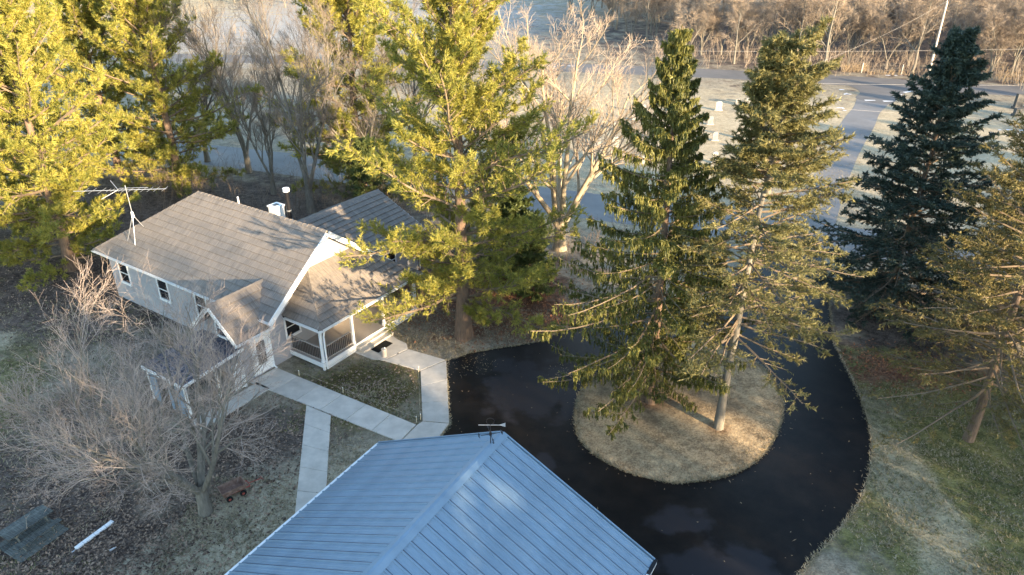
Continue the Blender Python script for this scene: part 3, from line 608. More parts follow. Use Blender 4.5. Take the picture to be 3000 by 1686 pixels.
# ------------------------------------------------------------------ garage
gar = tag(empty('garage', (float(G_END[0]), float(G_END[1]), 0), GA - math.pi / 2), 'large garage with blue-grey ribbed metal roof in the foreground', 'garage')
GZE, GZR, GW, GL = 3.25, 6.25, 6.0, 13.6
MB().box(-5.6, 5.6, -GL + .4, -.35, -.05, 3.3).build('wall', MT['white'], gar)
gg = MB().add([(-5.6, -.36, 3.302), (5.6, -.36, 3.302), (0, -.36, 6.05), (-5.6, -.5, 3.302), (5.6, -.5, 3.302), (0, -.5, 6.05)], [(0, 3, 4, 1), (1, 4, 5, 2), (2, 5, 3, 0)]); gg.f.append(np.array([(0, 1, 2)])); gg.f.append(np.array([(3, 5, 4)]))
gg.build('gable_wall', MT['white'], gar)
gr = MB().slab([(-GW, 0, GZE), (0, 0, GZR), (0, -GL, GZR), (-GW, -GL, GZE)], .10).slab([(GW, 0, GZE), (GW, -GL, GZE), (0, -GL, GZR), (0, 0, GZR)], .10).build('roof', MT['navy'], gar)
npan = 34; pw = GL / npan
for sg in (-1, 1):
    dx, dz = GW * sg, GZE - GZR; ln = math.hypot(dx, dz); nx, nz = -dz / ln * sg, abs(dx) / ln
    prof = [(0., .006), (.03, .006), (.05, .050), (.085, .050), (.105, .006), (.20, .006), (.206, .013), (.214, .013), (.22, .006), (.30, .006), (.306, .013), (.314, .013), (.32, .006), (pw - .026, .006), (pw - .026, .0015), (0, .0015)]
    v = []
    for t in (0., 1.):
        for a, h in prof: v.append((dx * t + nx * h, -a, dz * t + nz * h))
    k = len(prof); mb = MB().add(v, [(i, (i + 1) % k, k + (i + 1) % k, k + i) for i in range(k)]); mb.f.append(np.array([list(range(k))])); mb.f.append(np.array([list(range(k, 2 * k))]))
    me = mb.mesh('roof_panel')
    for i in range(npan): o = link('roof_panel', me, MT['bluemetal'], gar); o.location = (0, -i * pw, GZR)
MB().add([(-.24, .05, GZR - .055), (-.05, .05, GZR + .055), (.05, .05, GZR + .055), (.24, .05, GZR - .055), (-.24, -GL, GZR - .055), (-.05, -GL, GZR + .055), (.05, -GL, GZR + .055), (.24, -GL, GZR - .055)],
         [(0, 1, 5, 4), (1, 2, 6, 5), (2, 3, 7, 6), (0, 4, 7, 3)]).build('ridge_cap', MT['bluemetal'], gar)
for sg in (-1, 1):
    MB().bar((0.01 * sg, .045, GZR - .02), (sg * (GW + .02), .045, GZE - .02), .05, .17).build('rake_trim', MT['bluemetal'], gar)
    MB().bar((sg * (GW + .07), .05, GZE - .09), (sg * (GW + .07), -GL, GZE - .09), .12, .12).build('gutter', MT['white'], gar)
MB().box(GW + .02, GW + .14, -.62, .08, GZE - .028, GZE + .03).build('gutter_end', MT['black'], gar); pipe('downspout', [(GW + .07, -.15, GZE - .15), (5.75, -.3, 2.6), (5.68, -.3, 2.3), (5.68, -.3, .1)], .05, 'white', gar)
MB().box(-4.6, -1.2, -.352, -.31, .05, 2.5).build('garage_door', MT['white'], gar)
vane = empty('weather_vane', (*gxy(-.02, -.72), GZR + .03), GA - math.pi / 2); tag(vane, 'small black weather vane standing on the garage ridge', 'weather vane')
MB().cyl((0, 0, 0), (0, 0, .85), .018, .012, 8).build('spindle', MT['black'], vane); MB().cyl((0, 0, .38), (0, 0, .48), .05, n=10).build('hub', MT['black'], vane)
dm = MB()
for a in range(4):
    an = math.pi / 4 + a * math.pi / 2; dm.bar((0, 0, .43), (.34 * math.cos(an), .34 * math.sin(an), .43), .018)
dm.build('direction_arms', MT['black'], vane)
LET = {'N': [((-.5, -.6), (-.5, .6)), ((-.5, .6), (.5, -.6)), ((.5, -.6), (.5, .6))], 'E': [((-.4, -.6), (-.4, .6)), ((-.4, .6), (.4, .6)), ((-.4, 0), (.3, 0)), ((-.4, -.6), (.4, -.6))],
       'S': [((.4, .6), (-.4, .5)), ((-.4, .5), (-.4, .1)), ((-.4, .1), (.4, -.1)), ((.4, -.1), (.4, -.6)), ((.4, -.6), (-.4, -.6))], 'W': [((-.6, .6), (-.3, -.6)), ((-.3, -.6), (0, .3)), ((0, .3), (.3, -.6)), ((.3, -.6), (.6, .6))]}
for a, ch in enumerate('WNES'):
    an = math.pi / 4 + a * math.pi / 2; lm = MB(); c = Vector((.40 * math.cos(an), .40 * math.sin(an), .43)); ex = Vector((math.cos(.5), -math.sin(.5), 0))
    for (x0, y0), (x1, y1) in LET[ch]: lm.bar(c + ex * x0 * .12 + Vector((0, 0, y0 * .12)), c + ex * x1 * .12 + Vector((0, 0, y1 * .12)), .018)
    lm.build('direction_letter', MT['black'], vane)
ex = Vector((.86, .5, 0)); am = MB().bar(-ex * .42 + Vector((0, 0, .82)), ex * .40 + Vector((0, 0, .82)), .016); am.add([tuple(ex * .28 + Vector((0, 0, .82))), tuple(ex * .52 + Vector((0, 0, .74))), tuple(ex * .52 + Vector((0, 0, .92)))], [(0, 1, 2)]); am.build('arrow', MT['alum'], vane)
rg = MB()
for k in range(14):
    a, b = 2 * math.pi * k / 14, 2 * math.pi * (k + 1) / 14; rg.bar(Vector((0, 0, .98)) + ex * .14 * math.cos(a) + Vector((0, 0, .14 * math.sin(a))), Vector((0, 0, .98)) + ex * .14 * math.cos(b) + Vector((0, 0, .14 * math.sin(b))), .012)
rg.build('ornament_ring', MT['black'], vane)

# ------------------------------------------------------------------ yard things at left
TA = math.radians(62)
plat = empty('wooden_platform', (-19.65, 21.85, 0), TA); tag(plat, 'mossy plank platform lying under the picnic table', 'platform')
for k in range(6): MB().box(-1.0, 1.0, -.86 + k * .29, -.86 + k * .29 + .275, .02 + .006 * (k % 3), .07 + .006 * (k % 3)).build('plank', MT['oldwood'], plat)
tb = empty('picnic_table', (-19.75, 21.95, .08), TA); tag(tb, 'weathered grey-green wooden picnic table with leaf litter around it', 'picnic table')
for k in range(5): MB().box(-.92, .92, -.37 + k * .15, -.37 + k * .15 + .14, .71, .75).build('tabletop_plank', MT['oldwood'], tb)
for sg in (-1, 1):
    for k in range(2): MB().box(-.92, .92, sg * .68 - .14 + k * .145, sg * .68 - .005 + k * .145, .41, .45).build('bench_plank', MT['oldwood'], tb)
for x in (-.6, .6):
    for sg in (-1, 1): MB().bar((x, sg * .62, 0), (x, sg * .22, .70), .09, .045, up=(1, 0, 0)).build('leg', MT['oldwood'], tb)
    MB().bar((x + .06, -.80, .385), (x + .06, .80, .385), .045, .09).build('bench_support', MT['oldwood'], tb); MB().bar((x, -.36, .675), (x, .36, .675), .09, .06).build('top_support', MT['oldwood'], tb)
q = MB()
for (a, b, r) in (((-.35, -.3, .77), (.1, .05, .82), .012), ((.1, .05, .82), (.42, .1, .80), .009), ((.1, .05, .82), (.30, .28, .84), .007)): q.cyl(a, b, r, r * .6, 5)
stick = q.build('fallen_twig', MT['paletwig']); stick.location = tb.location; stick.rotation_euler = (0, 0, TA + .4); tag(stick, 'pale forked twig lying on the picnic table top', 'twig')
dsp = empty('loose_downspout', (-17.22, 22.0, .0), math.radians(62)); tag(dsp, 'length of white downspout lying on the leaf litter', 'downspout')
MB().box(-.80, .80, -.09, .09, .012, .085).build('body', MT['white'], dsp); MB().box(-1.0, -.80, -.065, -.03, .02, .06).box(.802, .86, -.11, .11, .01, .095).build('crimped_end', MT['alum'], dsp)
for k in range(3): MB().box(-.5 + k * .5, -.46 + k * .5, -.094, .094, .01, .09).build('strap', MT['alum'], dsp)
bot = empty('plastic_bottle', (-16.1, 21.25, .05), .8); tag(bot, 'small clear-grey bottle on the ground near the loose downspout', 'bottle')
MB().cyl((-.11, 0, 0), (.08, 0, 0), .045, n=10).cyl((.08, 0, 0), (.13, 0, 0), .045, .018, 10).build('body', MT['alum'], bot); MB().cyl((.13, 0, 0), (.155, 0, 0), .02, n=8).build('cap', MT['white'], bot)
cart = empty('garden_cart', (-12.3, 24.45, 0), math.radians(40)); tag(cart, 'rusty brown garden cart with red chassis beside the bare tree trunk', 'cart')
tub = MB().add([(x * s, y * s2, z) for z, s, s2 in ((.24, .9, .85), (.50, 1., 1.)) for x, y in ((-.55, -.32), (.55, -.32), (.55, .32), (-.55, .32))] + [(x * s, y * s2, z) for z, s, s2 in ((.26, .86, .8), (.50, .96, .93)) for x, y in ((-.55, -.32), (.55, -.32), (.55, .32), (-.55, .32))],
      [(0, 3, 2, 1)] + [(i, (i + 1) % 4, 4 + (i + 1) % 4, 4 + i) for i in range(4)] + [(8, 9, 10, 11)] + [(8 + (i + 1) % 4, 8 + i, 12 + i, 12 + (i + 1) % 4) for i in range(4)] + [(4 + i, 4 + (i + 1) % 4, 12 + (i + 1) % 4, 12 + i) for i in range(4)])
tub.build('tub', MT['rust'], cart); MB().bar((-.45, -.2, .2), (.7, -.2, .2), .04).bar((-.45, .2, .2), (.7, .2, .2), .04).bar((.3, -.38, .18), (.3, .38, .18), .03).build('chassis', MT['redpaint'], cart)
for sg in (-1, 1):
    for x in (-.3, .3): w_ = MB().cyl((x, sg * .36, .14), (x, sg * .43, .14), .14, n=16).build('wheel', MT['rubber'], cart); MB().cyl((x, sg * .431, .14), (x, sg * .44, .14), .06, n=12).build('hub', MT['redpaint'], w_)
MB().bar((.7, 0, .2), (1.35, .1, .05), .025).bar((1.35, -.05, .05), (1.35, .25, .05), .025).bar((.7, -.2, .2), (.7, .2, .2), .03).build('handle', MT['redpaint'], cart)

# ------------------------------------------------------------------ poles, wires, gate, gravestones
def pole(loc, h, lb, lean=(0, 0), can=False):
    o = empty('utility_pole', (*loc, 0)); tag(o, lb, 'utility pole', 'poles of the power line')
    MB().cyl((0, 0, -.3), (lean[0], lean[1], h), .17, .12, 12).build('shaft', MT['pole'], o)
    for k in range(2): MB().cyl((lean[0], lean[1], h + .0), (lean[0], lean[1], h + .18), .05, .03, 8).build('insulator', MT['white'], o) if k == 0 else None
    if can: MB().cyl((.38, -.15, h - 2.3), (.38, -.15, h - 1.3), .25, n=14).build('transformer', MT['white'], o)
    MB().bar((lean[0] * .9 - .16, lean[1] * .9, h - .8), (lean[0] * .9 + .16, lean[1] * .9, h - .8), .05).build('bracket', MT['alum'], o)
    return o
pole((63.8, 114.4), 10.7, 'tall pale utility pole beside the farm gate, at the edge of the wood')
pole((18.0, 84.6), 8.7, 'pale utility pole with white transformer among the gravestones', can=True)
def wire(a, b, lb, sag=.8, r=.008):
    a, b = np.array(a, float), np.array(b, float); t = np.linspace(0, 1, 16)[:, None]; P = a + (b - a) * t; P[:, 2] -= sag * 4 * (t * (1 - t))[:, 0]
    mb = MB(); tubes(mb, P[None], np.full((1, 16), r), 4); tag(mb.build('power_wire', MT['wire']), lb, 'wire', 'overhead power wires')
wire((18.0, 84.6, 8.75), (95, 93, 8.6), 'long overhead wire running right from the cemetery pole past the farm gate', .5)
wire((63.8, 114.4, 10.8), (24.0, 74, 7.2), 'overhead wire slanting down left from the tall pole by the gate', .9)
wire((22, 72, 8.0), (78, 73, 7.9), 'overhead wire crossing the side road in front of the road mouth', .4)
wire((22, 66, 7.4), (74, 55, 7.2), 'lowest overhead wire crossing the pale side road', .4)
gate = empty('farm_gate', (57.5, 116.4, 0), math.radians(-12)); tag(gate, 'grey tubular farm gate at the road verge before the wood', 'gate')
for z in (.25, .5, .75, 1.0, 1.25): MB().cyl((-2.6, 0, z), (2.6, 0, z), .02, n=6).build('rail', MT['greystone'], gate)
for x in (-2.6, 0, 2.6): MB().cyl((x, .03, .1), (x, .03, 1.3), .025, n=6).build('upright', MT['greystone'], gate)
for x in (-2.9, 2.9): MB().cyl((x, 0, -.1), (x, 0, 1.5), .08, n=8).build('gate_post', MT['pole'], gate)
gsr = np.random.default_rng(11)
GV = [(14.8, 88.5), (20.4, 92.6), (18.6, 93.5), (6.0, 80), (9.3, 77.6), (11.2, 77.3), (16.7, 79.5), (22.5, 79.5), (23.6, 86.2), (26.3, 93), (29.6, 96), (30.8, 95.7), (31.9, 96.2), (5.0, 89), (12.1, 84), (25.6, 80.4), (27.5, 73.5), (8.0, 84.5), (2.6, 75), (13.3, 71.5), (20.5, 71.5), (16.5, 91.5)]
for i, (x, y) in enumerate(GV):
    w, h = gsr.uniform(.5, .85), gsr.uniform(.55, 1.15); o = empty('gravestone', (x, y, 0), gsr.uniform(-.25, .25)); tag(o, 'pale upright gravestone standing in the dry cemetery grass', 'gravestone', 'gravestones in the cemetery')
    mb = MB(); k = 9; arc = [(-w / 2, 0)] + [(-w / 2 * math.cos(math.pi * j / (k - 1)), h - w * .25 + w * .25 * math.sin(math.pi * j / (k - 1))) for j in range(k)] + [(w / 2, 0)]; n = len(arc)
    mb.add([(a, -.09, b + .12) for a, b in arc] + [(a, .09, b + .12) for a, b in arc], [(i_, (i_ + 1) % n, n + (i_ + 1) % n, n + i_) for i_ in range(n)]); mb.f.append(np.array([list(range(n))[::-1]])); mb.f.append(np.array([list(range(n, 2 * n))]))
    mb.build('headstone', MT['stone'], o); MB().box(-w / 2 - .12, w / 2 + .12, -.18, .18, 0, .118).build('plinth', MT['stone'], o)
for (x, y, w, h, lb) in ((65.0, 94.1, 1.4, 1.9, 'dark grey granite monument in the grass at the far right'), (62.6, 90.3, 1.2, 1.0, 'low dark brown memorial nearer the street at the far right')):
    o = empty('monument', (x, y, 0), .2); tag(o, lb, 'monument'); MB().box(-w / 2, w / 2, -.3, .3, 0, .3).build('plinth', MT['greystone'], o)
    MB().slab([(-w * .4, -.2, h), (w * .4, -.2, h * .92), (w * .4, .2, h * .92), (-w * .4, .2, h)], h - .3 - .0).build('stone', MT['greystone'], o)

# ------------------------------------------------------------------ trees
def tree_root(name, loc, label, group=None, rz=0., sc=1.): 
    o = empty(name, (*loc, 0), rz); o.scale = (sc, sc, sc); return tag(o, label, 'tree', group)
def trunk_line(h, r, g, n=9, lean=(0, 0), wig=.05, flare=1.5):
    t = np.linspace(0, 1, n); P = np.zeros((1, n, 3)); P[0, :, 2] = t * h - .15 * (t == 0); P[0, :, 0] = lean[0] * t + np.cumsum(g.normal(size=n)) * wig * (t > 0); P[0, :, 1] = lean[1] * t + np.cumsum(g.normal(size=n)) * wig * (t > 0)
    R = r * (1 - t) ** .85 + .02; R[0] *= flare; return P, R[None]
def parts(root, tr, br, fo, tm, bmt, fm):
    tr.build('trunk', MT[tm], root, smooth=True)
    if br is not None: br.build('branches', MT[bmt], root)
    if fo is not None: fo.build('crown', MT[fm], root)
def whorls(P, R, g, z0, step, per, length, elev, H, away=None):
    """first-order conifer branches; length(f), elev(f) with f = height fraction"""
    S, D, Ln, Rr = [], [], [], []
    z = z0; T = P[0]
    while z < H * .985:
        f = z / H; k = max(3, int(round(per * g.uniform(.8, 1.2)))); a0 = g.uniform(0, 6.28)
        for j in range(k):
            zz = z + g.uniform(-.5, .5) * step; zz = min(max(zz, .3), H * .99); c = [np.interp(zz, T[:, 2], T[:, i]) for i in (0, 1)]
            a = a0 + 2 * math.pi * j / k + g.normal() * .25; e = math.radians(elev(f) + g.normal() * 6); l = length(f) * g.uniform(.72, 1.18)
            if away: l *= 1 - away[2] * max(0., math.cos(a) * away[0] + math.sin(a) * away[1])       # shaded out by a neighbour
            S.append((c[0], c[1], zz)); D.append((math.cos(a) * math.cos(e), math.sin(a) * math.cos(e), math.sin(e))); Ln.append(max(l, .25)); Rr.append(.012 + .011 * l)
        z += step
    return np.array(S), np.array(D), np.array(Ln), np.array(Rr)
def white_pine(seed, H, rad, z0=.16, lean=(0, 0), nl=.20, nw=.04, m3=13, n2=22, per=4.3, step=.8, n3=9):
    g = np.random.default_rng(seed); tr, br, fo = MB(), MB(), MB()
    P, R = trunk_line(H, .014 * H + .05, g, 11, lean, .06); tubes(tr, P, R, 12)
    S, D, Ln, Rr = whorls(P, R, g, z0 * H, step, per, lambda f: rad * min(1, .66 + f * .9) * (1 - f) ** .52 + .6, lambda f: -12 + 70 * min(f, .75) ** .8, H)
    keep = g.random(len(S)) < .92; S, D, Ln, Rr = S[keep], D[keep], Ln[keep] * g.uniform(.62, 1.15, keep.sum()), Rr[keep]
    P1, R1 = sprout(S, D, Ln, Rr, g, 7, .055, .06, .3, .008); tubes(br, P1, R1, 4)
    P2, R2 = grow(P1, R1, g, n2, .10, 1, .23, 46, .22, .07, 4, .09, .5, .5, tl=.5, rmin=.006, lmin=.45); tubes(br, P2, R2, 3)
    P3, R3 = grow(P2, R2, g, n3, .15, 1, .36, 44, .25, .06, 3, .1, .6, .2, tl=.35, rmin=.004, lmin=.25)
    for Q, m, a in ((P3, m3, .25), (P2, 10, .45), (P1, 16, .7)): needles(fo, Q, g, m, a, 1., nl, nw, 50)
    return tr, br, fo
def norway_spruce(seed, H, rad, z0=1.6):
    g = np.random.default_rng(seed); tr, br, fo = MB(), MB(), MB()
    P, R = trunk_line(H, .25, g, 11, (-.45, 0), .03, 1.25); tubes(tr, P, R, 12)
    S, D, Ln, Rr = whorls(P, R, g, z0, .42, 4.6, lambda f: rad * (1 - f) ** 1.12 * min(1, .28 + 2.6 * f) + .35, lambda f: -24 + 55 * f ** 1.6, H, (.81, -.58, .32))
    P1, R1 = sprout(S, D, Ln, Rr * .8, g, 7, .10, .04, .3, .008); tubes(br, P1, R1, 4)
    P2, R2 = grow(P1, R1, g, 14, .2, 1, .17, 60, -.10, -.02, 3, .06, .5, .9, tl=.55, rmin=.005, lmin=.25)
    # hanging branchlets: fringes below the boughs and their side shoots
    for (Q, c, lo, hi) in ((P1, 28, .35, .95), (P2, 5, .18, .75)):
        B = len(Q); t = g.uniform(.14, 1, (B, c)); s = along(Q, Q, t).reshape(-1, 3); d = np.zeros_like(s); d[:, 2] = -1; d[:, :2] = g.normal(size=(len(s), 2)) * .16
        l = (g.uniform(lo, hi, (B, c)) * (1.15 - .75 * t) * np.clip(np.linalg.norm(Q[:, -1] - Q[:, 0], axis=1)[:, None] / 2.5, .4, 1.2)).reshape(-1)
        P3, R3 = sprout(s, unit(d), np.clip(l, .15, 1.0), np.full(len(s), .012), g, 3, -.05, .05, .5, .006)
        needles(fo, P3, g, 11, .0, 1., .17, .055, 24, .3)
    needles(fo, P1, g, 70, .12, 1., .13, .06, 65); needles(fo, P2, g, 14, .0, 1., .13, .06, 50)
    needles(fo, P[:, 5:], g, 200, .2, 1, .12, .06, 70)
    return tr, br, fo
def flat_spruce(seed, H, rad, z0=2.2, den=1., step=.42, bare=.30, two=False, elev=lambda f: -16 + 62 * f ** 1.5, w=.062, nl=.13, shape=.72, droop=-.03, tw=.29, per=4.6, lean=(0, 0), low=.8, away=None):
    g = np.random.default_rng(seed); tr, br, fo = MB(), MB(), MB()
    P, R = trunk_line(H, .20, g, 11, lean, .03, 1.25); tubes(tr, P, R, 12)
    S, D, Ln, Rr = whorls(P, R, g, z0, step, per, lambda f: rad * (1 - f) ** shape * min(1, low + 1.6 * f) + .35, elev, H, away)
    if two:
        q, qr = trunk_line(H * .30, .08, g, 6, (-.6, .3), .02); q = q + np.array([0.0, 0, H * .665]); q[..., 0] += lean[0] * .66 - .1; tubes(tr, q, qr, 8)
        s2, d2, l2, r2 = whorls(q - np.array([0, 0, H * .665]), qr, g, .4, .36, 4, lambda f: rad * .34 * (1 - f) ** .8 + .25, lambda f: 5 + 40 * f, H * .30); s2[:, 2] += H * .665
        S, D, Ln, Rr = np.concatenate([S, s2]), np.concatenate([D, d2]), np.concatenate([Ln, l2]), np.concatenate([Rr, r2])
    P1, R1 = sprout(S, D, Ln, Rr, g, 6, .03, .06, .3, .008); tubes(br, P1, R1, 4)
    P2, R2 = grow(P1, R1, g, 13, bare, 1, tw, 50, .0, droop, 4, .1, .5, .85, tl=.5, rmin=.005, lmin=.3); tubes(br, P2, R2, 3)
    P3, R3 = grow(P2, R2, g, 5, .15, 1, .42, 48, -.06, .02, 3, .1, .6, .5, tl=.3, rmin=.004, lmin=.2)
    needles(fo, P3, g, int(10 * den), .0, 1., nl, w, 52); needles(fo, P2, g, int(16 * den), .2, 1., nl, w, 55); needles(fo, P1, g, int(40 * den), bare + .1, 1., nl, w, 58)
    needles(fo, P[:, 5:], g, 200, .2, 1, .1, .04, 70)
    return tr, br, fo
def bare_tree(seed, H, r, trunk_f=.6, c=(9, 7, 7, 5), lr=(.75, .5, .45, .45), ang=(38, 38, 40, 42), up=(.25, .2, .18, .12), t0=.22, wig=.09, rmin=.006, stems=1, lean=(0, 0), spread=.35, curl=.06, sides=(10, 6, 4, 3, 3), n4=3, tl=.45, lmin=.25, fork=.12):
    g = np.random.default_rng(seed); tr, br = MB(), MB()
    if stems == 1: P0, R0 = trunk_line(H * trunk_f, r, g, 8, lean, .06)
    else:
        base, rb = trunk_line(H * fork, r * 1.25, g, 4, (0, 0), .02, 1.35); rb[0, :] = r * np.array([1.6, 1.2, 1.1, 1.0]); tubes(tr, base, rb, 12)
        a = np.arange(stems) * 2 * np.pi / stems + g.uniform(0, 1, stems); e = spread * g.uniform(.5, 1.3, stems)
        D = np.stack([np.cos(a) * e + lean[0], np.sin(a) * e + lean[1], np.ones(stems)], 1); P0, R0 = sprout(np.tile(base[0, -2], (stems, 1)), unit(D), H * trunk_f * g.uniform(.8, 1.1, stems), np.full(stems, r * .62), g, 8, .01, .09, .25, .02)
    tubes(tr, P0, R0, sides[0] if stems == 1 else 8)
    P, R = P0, R0
    for k in range(len(c)):
        P, R = grow(P, R, g, c[k], t0 if k == 0 else .2, 1., lr[k], ang[k], up[k], curl, [7, 5, 4, n4][min(k, 3)], wig, .62 if k < 2 else .6, 0, tl=tl, rmin=rmin, lmin=lmin)
        tubes(tr if k == 0 else br, P, R, sides[k + 1])
    return tr, br

# five-needle pines
p = tree_root('white_pine', (-2.9, 37.75), 'tall sunlit yellow-green pine in front of the porch, tallest conifer', 'pines'); parts(p, *white_pine(3, 24, 8.4, .09, (.3, .2), .21, .036, 12, 28), 'pinebark', 'conbranch', 'pine')
pv = white_pine(21, 21, 8.0, .05, (0, 0), .26, .052, 11, 22, n3=8); pme = [pv[0].mesh('trunk', True), pv[1].mesh('branches'), pv[2].mesh('crown')]
for me, k in zip(pme, ('pinebark', 'conbranch', 'pine')): me.materials.append(MT[k])
PN = [((-31.5, 47), .2, .98, 'bushy yellow-green pine at the left edge, left of the aerial'), ((-30.3, 63.4), 1.9, 1.02, 'loose sunlit pine behind the house hip, right of the left-edge pines'),
      ((-38.5, 55), 3.3, .95, 'yellow pine standing between the left-edge pine and the brush field'), ((-44, 48.5), 4.4, .9, 'leftmost pine, cut off by the picture edge'), ((-13.5, 62.5), 5.3, 1.08, 'pine top half hidden behind the tall central pine'),
      ((-38, 68), 2.6, .92, 'far pine in the row at upper left, before the street')]
for (x, y), rz, s, lb in PN:
    o = tree_root('white_pine', (x, y), lb, 'pines', rz, s)
    for me, nm in zip(pme, ('trunk', 'branches', 'crown')): link(nm, me, None, o)
# spruces on the island and at right
p = tree_root('weeping_spruce', (7.25, 30.95), 'dark olive spruce with weeping boughs on the turf island', 'spruces'); parts(p, *norway_spruce(5, 18.8, 8.6, 2.2), 'pinebark', 'conbranch', 'spruce')
p = tree_root('twin_topped_spruce', (10.2, 28.85), 'sunlit yellow-green spruce with twin tops, right on the turf island', 'spruces'); parts(p, *flat_spruce(8, 18.9, 5.7, 5.6, 1.3, two=True, bare=.28, elev=lambda f: -34 + 72 * f ** 1.0, shape=.64, w=.034, nl=.14, lean=(.85, 0), low=.62, away=(-.81, .58, .34)), 'greybark', 'conbranch', 'spruce2')
p = tree_root('blue_spruce', (24.3, 41.35), 'dense dark blue-green spruce beyond the driveway at right', 'spruces'); parts(p, *flat_spruce(13, 17.0, 6.0, .7, 1.35, step=.38, bare=.12, elev=lambda f: -12 + 50 * f ** 1.3, w=.066, nl=.17, shape=.85), 'bark', 'conbranch', 'bluespruce')
hv = flat_spruce(17, 16.5, 5.9, 3.2, 1.0, step=.5, bare=.22, elev=lambda f: -16 + 44 * f, w=.04, nl=.14, shape=.6, per=4.8); hme = [hv[0].mesh('trunk', True), hv[1].mesh('branches'), hv[2].mesh('crown')]
for me, k in zip(hme, ('bark', 'conbranch', 'hemlock')): me.materials.append(MT[k])
for (x, y), rz, s, lb in (((22.2, 28.15), .4, 1., 'thin olive-brown hemlock with bare lower limbs at the right edge'), ((27.0, 34.0), 2.5, .8, 'sparse hemlock behind the right-edge one, under the blue spruce'), ((31.5, 41.5), 4.0, .8, 'hemlock at the right picture edge beside the blue spruce')):
    o = tree_root('hemlock', (x, y), lb, 'hemlocks', rz, s)
    for me, nm in zip(hme, ('trunk', 'branches', 'crown')): link(nm, me, None, o)
for k in range(9):                                                   # a row out of view that stripes the far field with shade
    o = tree_root('hemlock', (63 + 4.9 * k + (k * 7 % 3) * .8, 29 + 4.7 * k), 'hemlock in the row beyond the right picture edge', 'hemlock row at right', k * 1.3, .62 + .05 * (k * 5 % 4))
    for me, nm in zip(hme, ('trunk', 'branches', 'crown')): link(nm, me, None, o)
cv = flat_spruce(23, 6.5, 2.2, .3, 1.0, step=.36, bare=.1, w=.08, nl=.16, elev=lambda f: 5 + 50 * f, shape=.5); cme = [cv[0].mesh('trunk', True), cv[1].mesh('branches'), cv[2].mesh('crown')]
for me, k in zip(cme, ('bark', 'conbranch', 'pinegreen')): me.materials.append(MT[k])
for (x, y), rz, s, lb in (((-.2, 46.8), 0, 1.05, 'dark green conifer added for the shaded boughs behind the tall central pine'), ((1.2, 43.2), 1.2, .8, 'green conifer added for the shaded lower right of the tall central pine'), ((-12.0, 57), 2., .95, 'dark conifer in the thicket behind the house')):  # those by the central pine are added in place of its shaded boughs
    o = tree_root('cedar', (x, y), lb, 'cedars', rz, s)
    for me, nm in zip(cme, ('trunk', 'branches', 'crown')): link(nm, me, None, o)
# bare broadleaf trees
p = tree_root('bare_yard_tree', (-13.1, 23.3), 'wide-spreading bare tree with many limbs in the left front yard')
t_, b_ = bare_tree(31, 13.0, .21, .55, c=(8, 7, 5, 4), lr=(.62, .62, .62, .6), ang=(44, 42, 38, 38), up=(.12, .12, .12, .10), stems=9, spread=.72, lean=(-.29, .15), rmin=.006, curl=.05, wig=.085, tl=.35, lmin=.4)
t_.build('trunk', MT['greybark'], p, True); b_.build('crown', MT['twig'], p)
p = tree_root('bare_maple', (3.6, 50.5), 'large pale tan bare maple, sunlit, between pine and spruces')
t_, b_ = bare_tree(41, 19.5, .38, .66, c=(7, 7, 6, 4), lr=(.5, .55, .55, .55), ang=(38, 36, 36, 38), up=(.10, .08, .08, .05), stems=7, spread=.5, rmin=.0085, curl=.04, wig=.06, tl=.35, lmin=.4)
t_.build('trunk', MT['palebark'], p, True); b_.build('crown', MT['paletwig'], p)
bv = bare_tree(51, 20, .28, .68, c=(10, 8, 7, 4), lr=(.5, .55, .55, .55), ang=(38, 36, 36, 38), stems=3, spread=.25, rmin=.008, wig=.06, tl=.35, lmin=.4); bme = [bv[0].mesh('trunk', True), bv[1].mesh('crown')]; bme[0].materials.append(MT['greybark']); bme[1].materials.append(MT['greytwig'])
for (x, y), rz, s, lb in (((-17, 58), 0, 1., 'tall grey bare tree with forked trunk behind the chimney box'), ((-25.7, 68.5), 2.2, .88, 'grey bare tree by the street, right of the loose pine'), ((-21, 80), 4., .85, 'bare tree beyond the street, above the house ridge'), ((-9.5, 70), 1.2, .95, 'bare tree beside the street behind the central pine'), ((-21.5, 62.5), 3.1, .7, 'lower bare tree left of the forked grey one behind the house'), ((-12.8, 60.5), 5.2, .72, 'lower bare tree right of the forked grey one behind the house'), ((-31, 72), .8, .8, 'bare tree across the street behind the loose pine')):
    o = tree_root('bare_tree', (x, y), lb, 'bare trees behind the house', rz, s)
    for me, nm in zip(bme, ('trunk', 'crown')): link(nm, me, None, o)
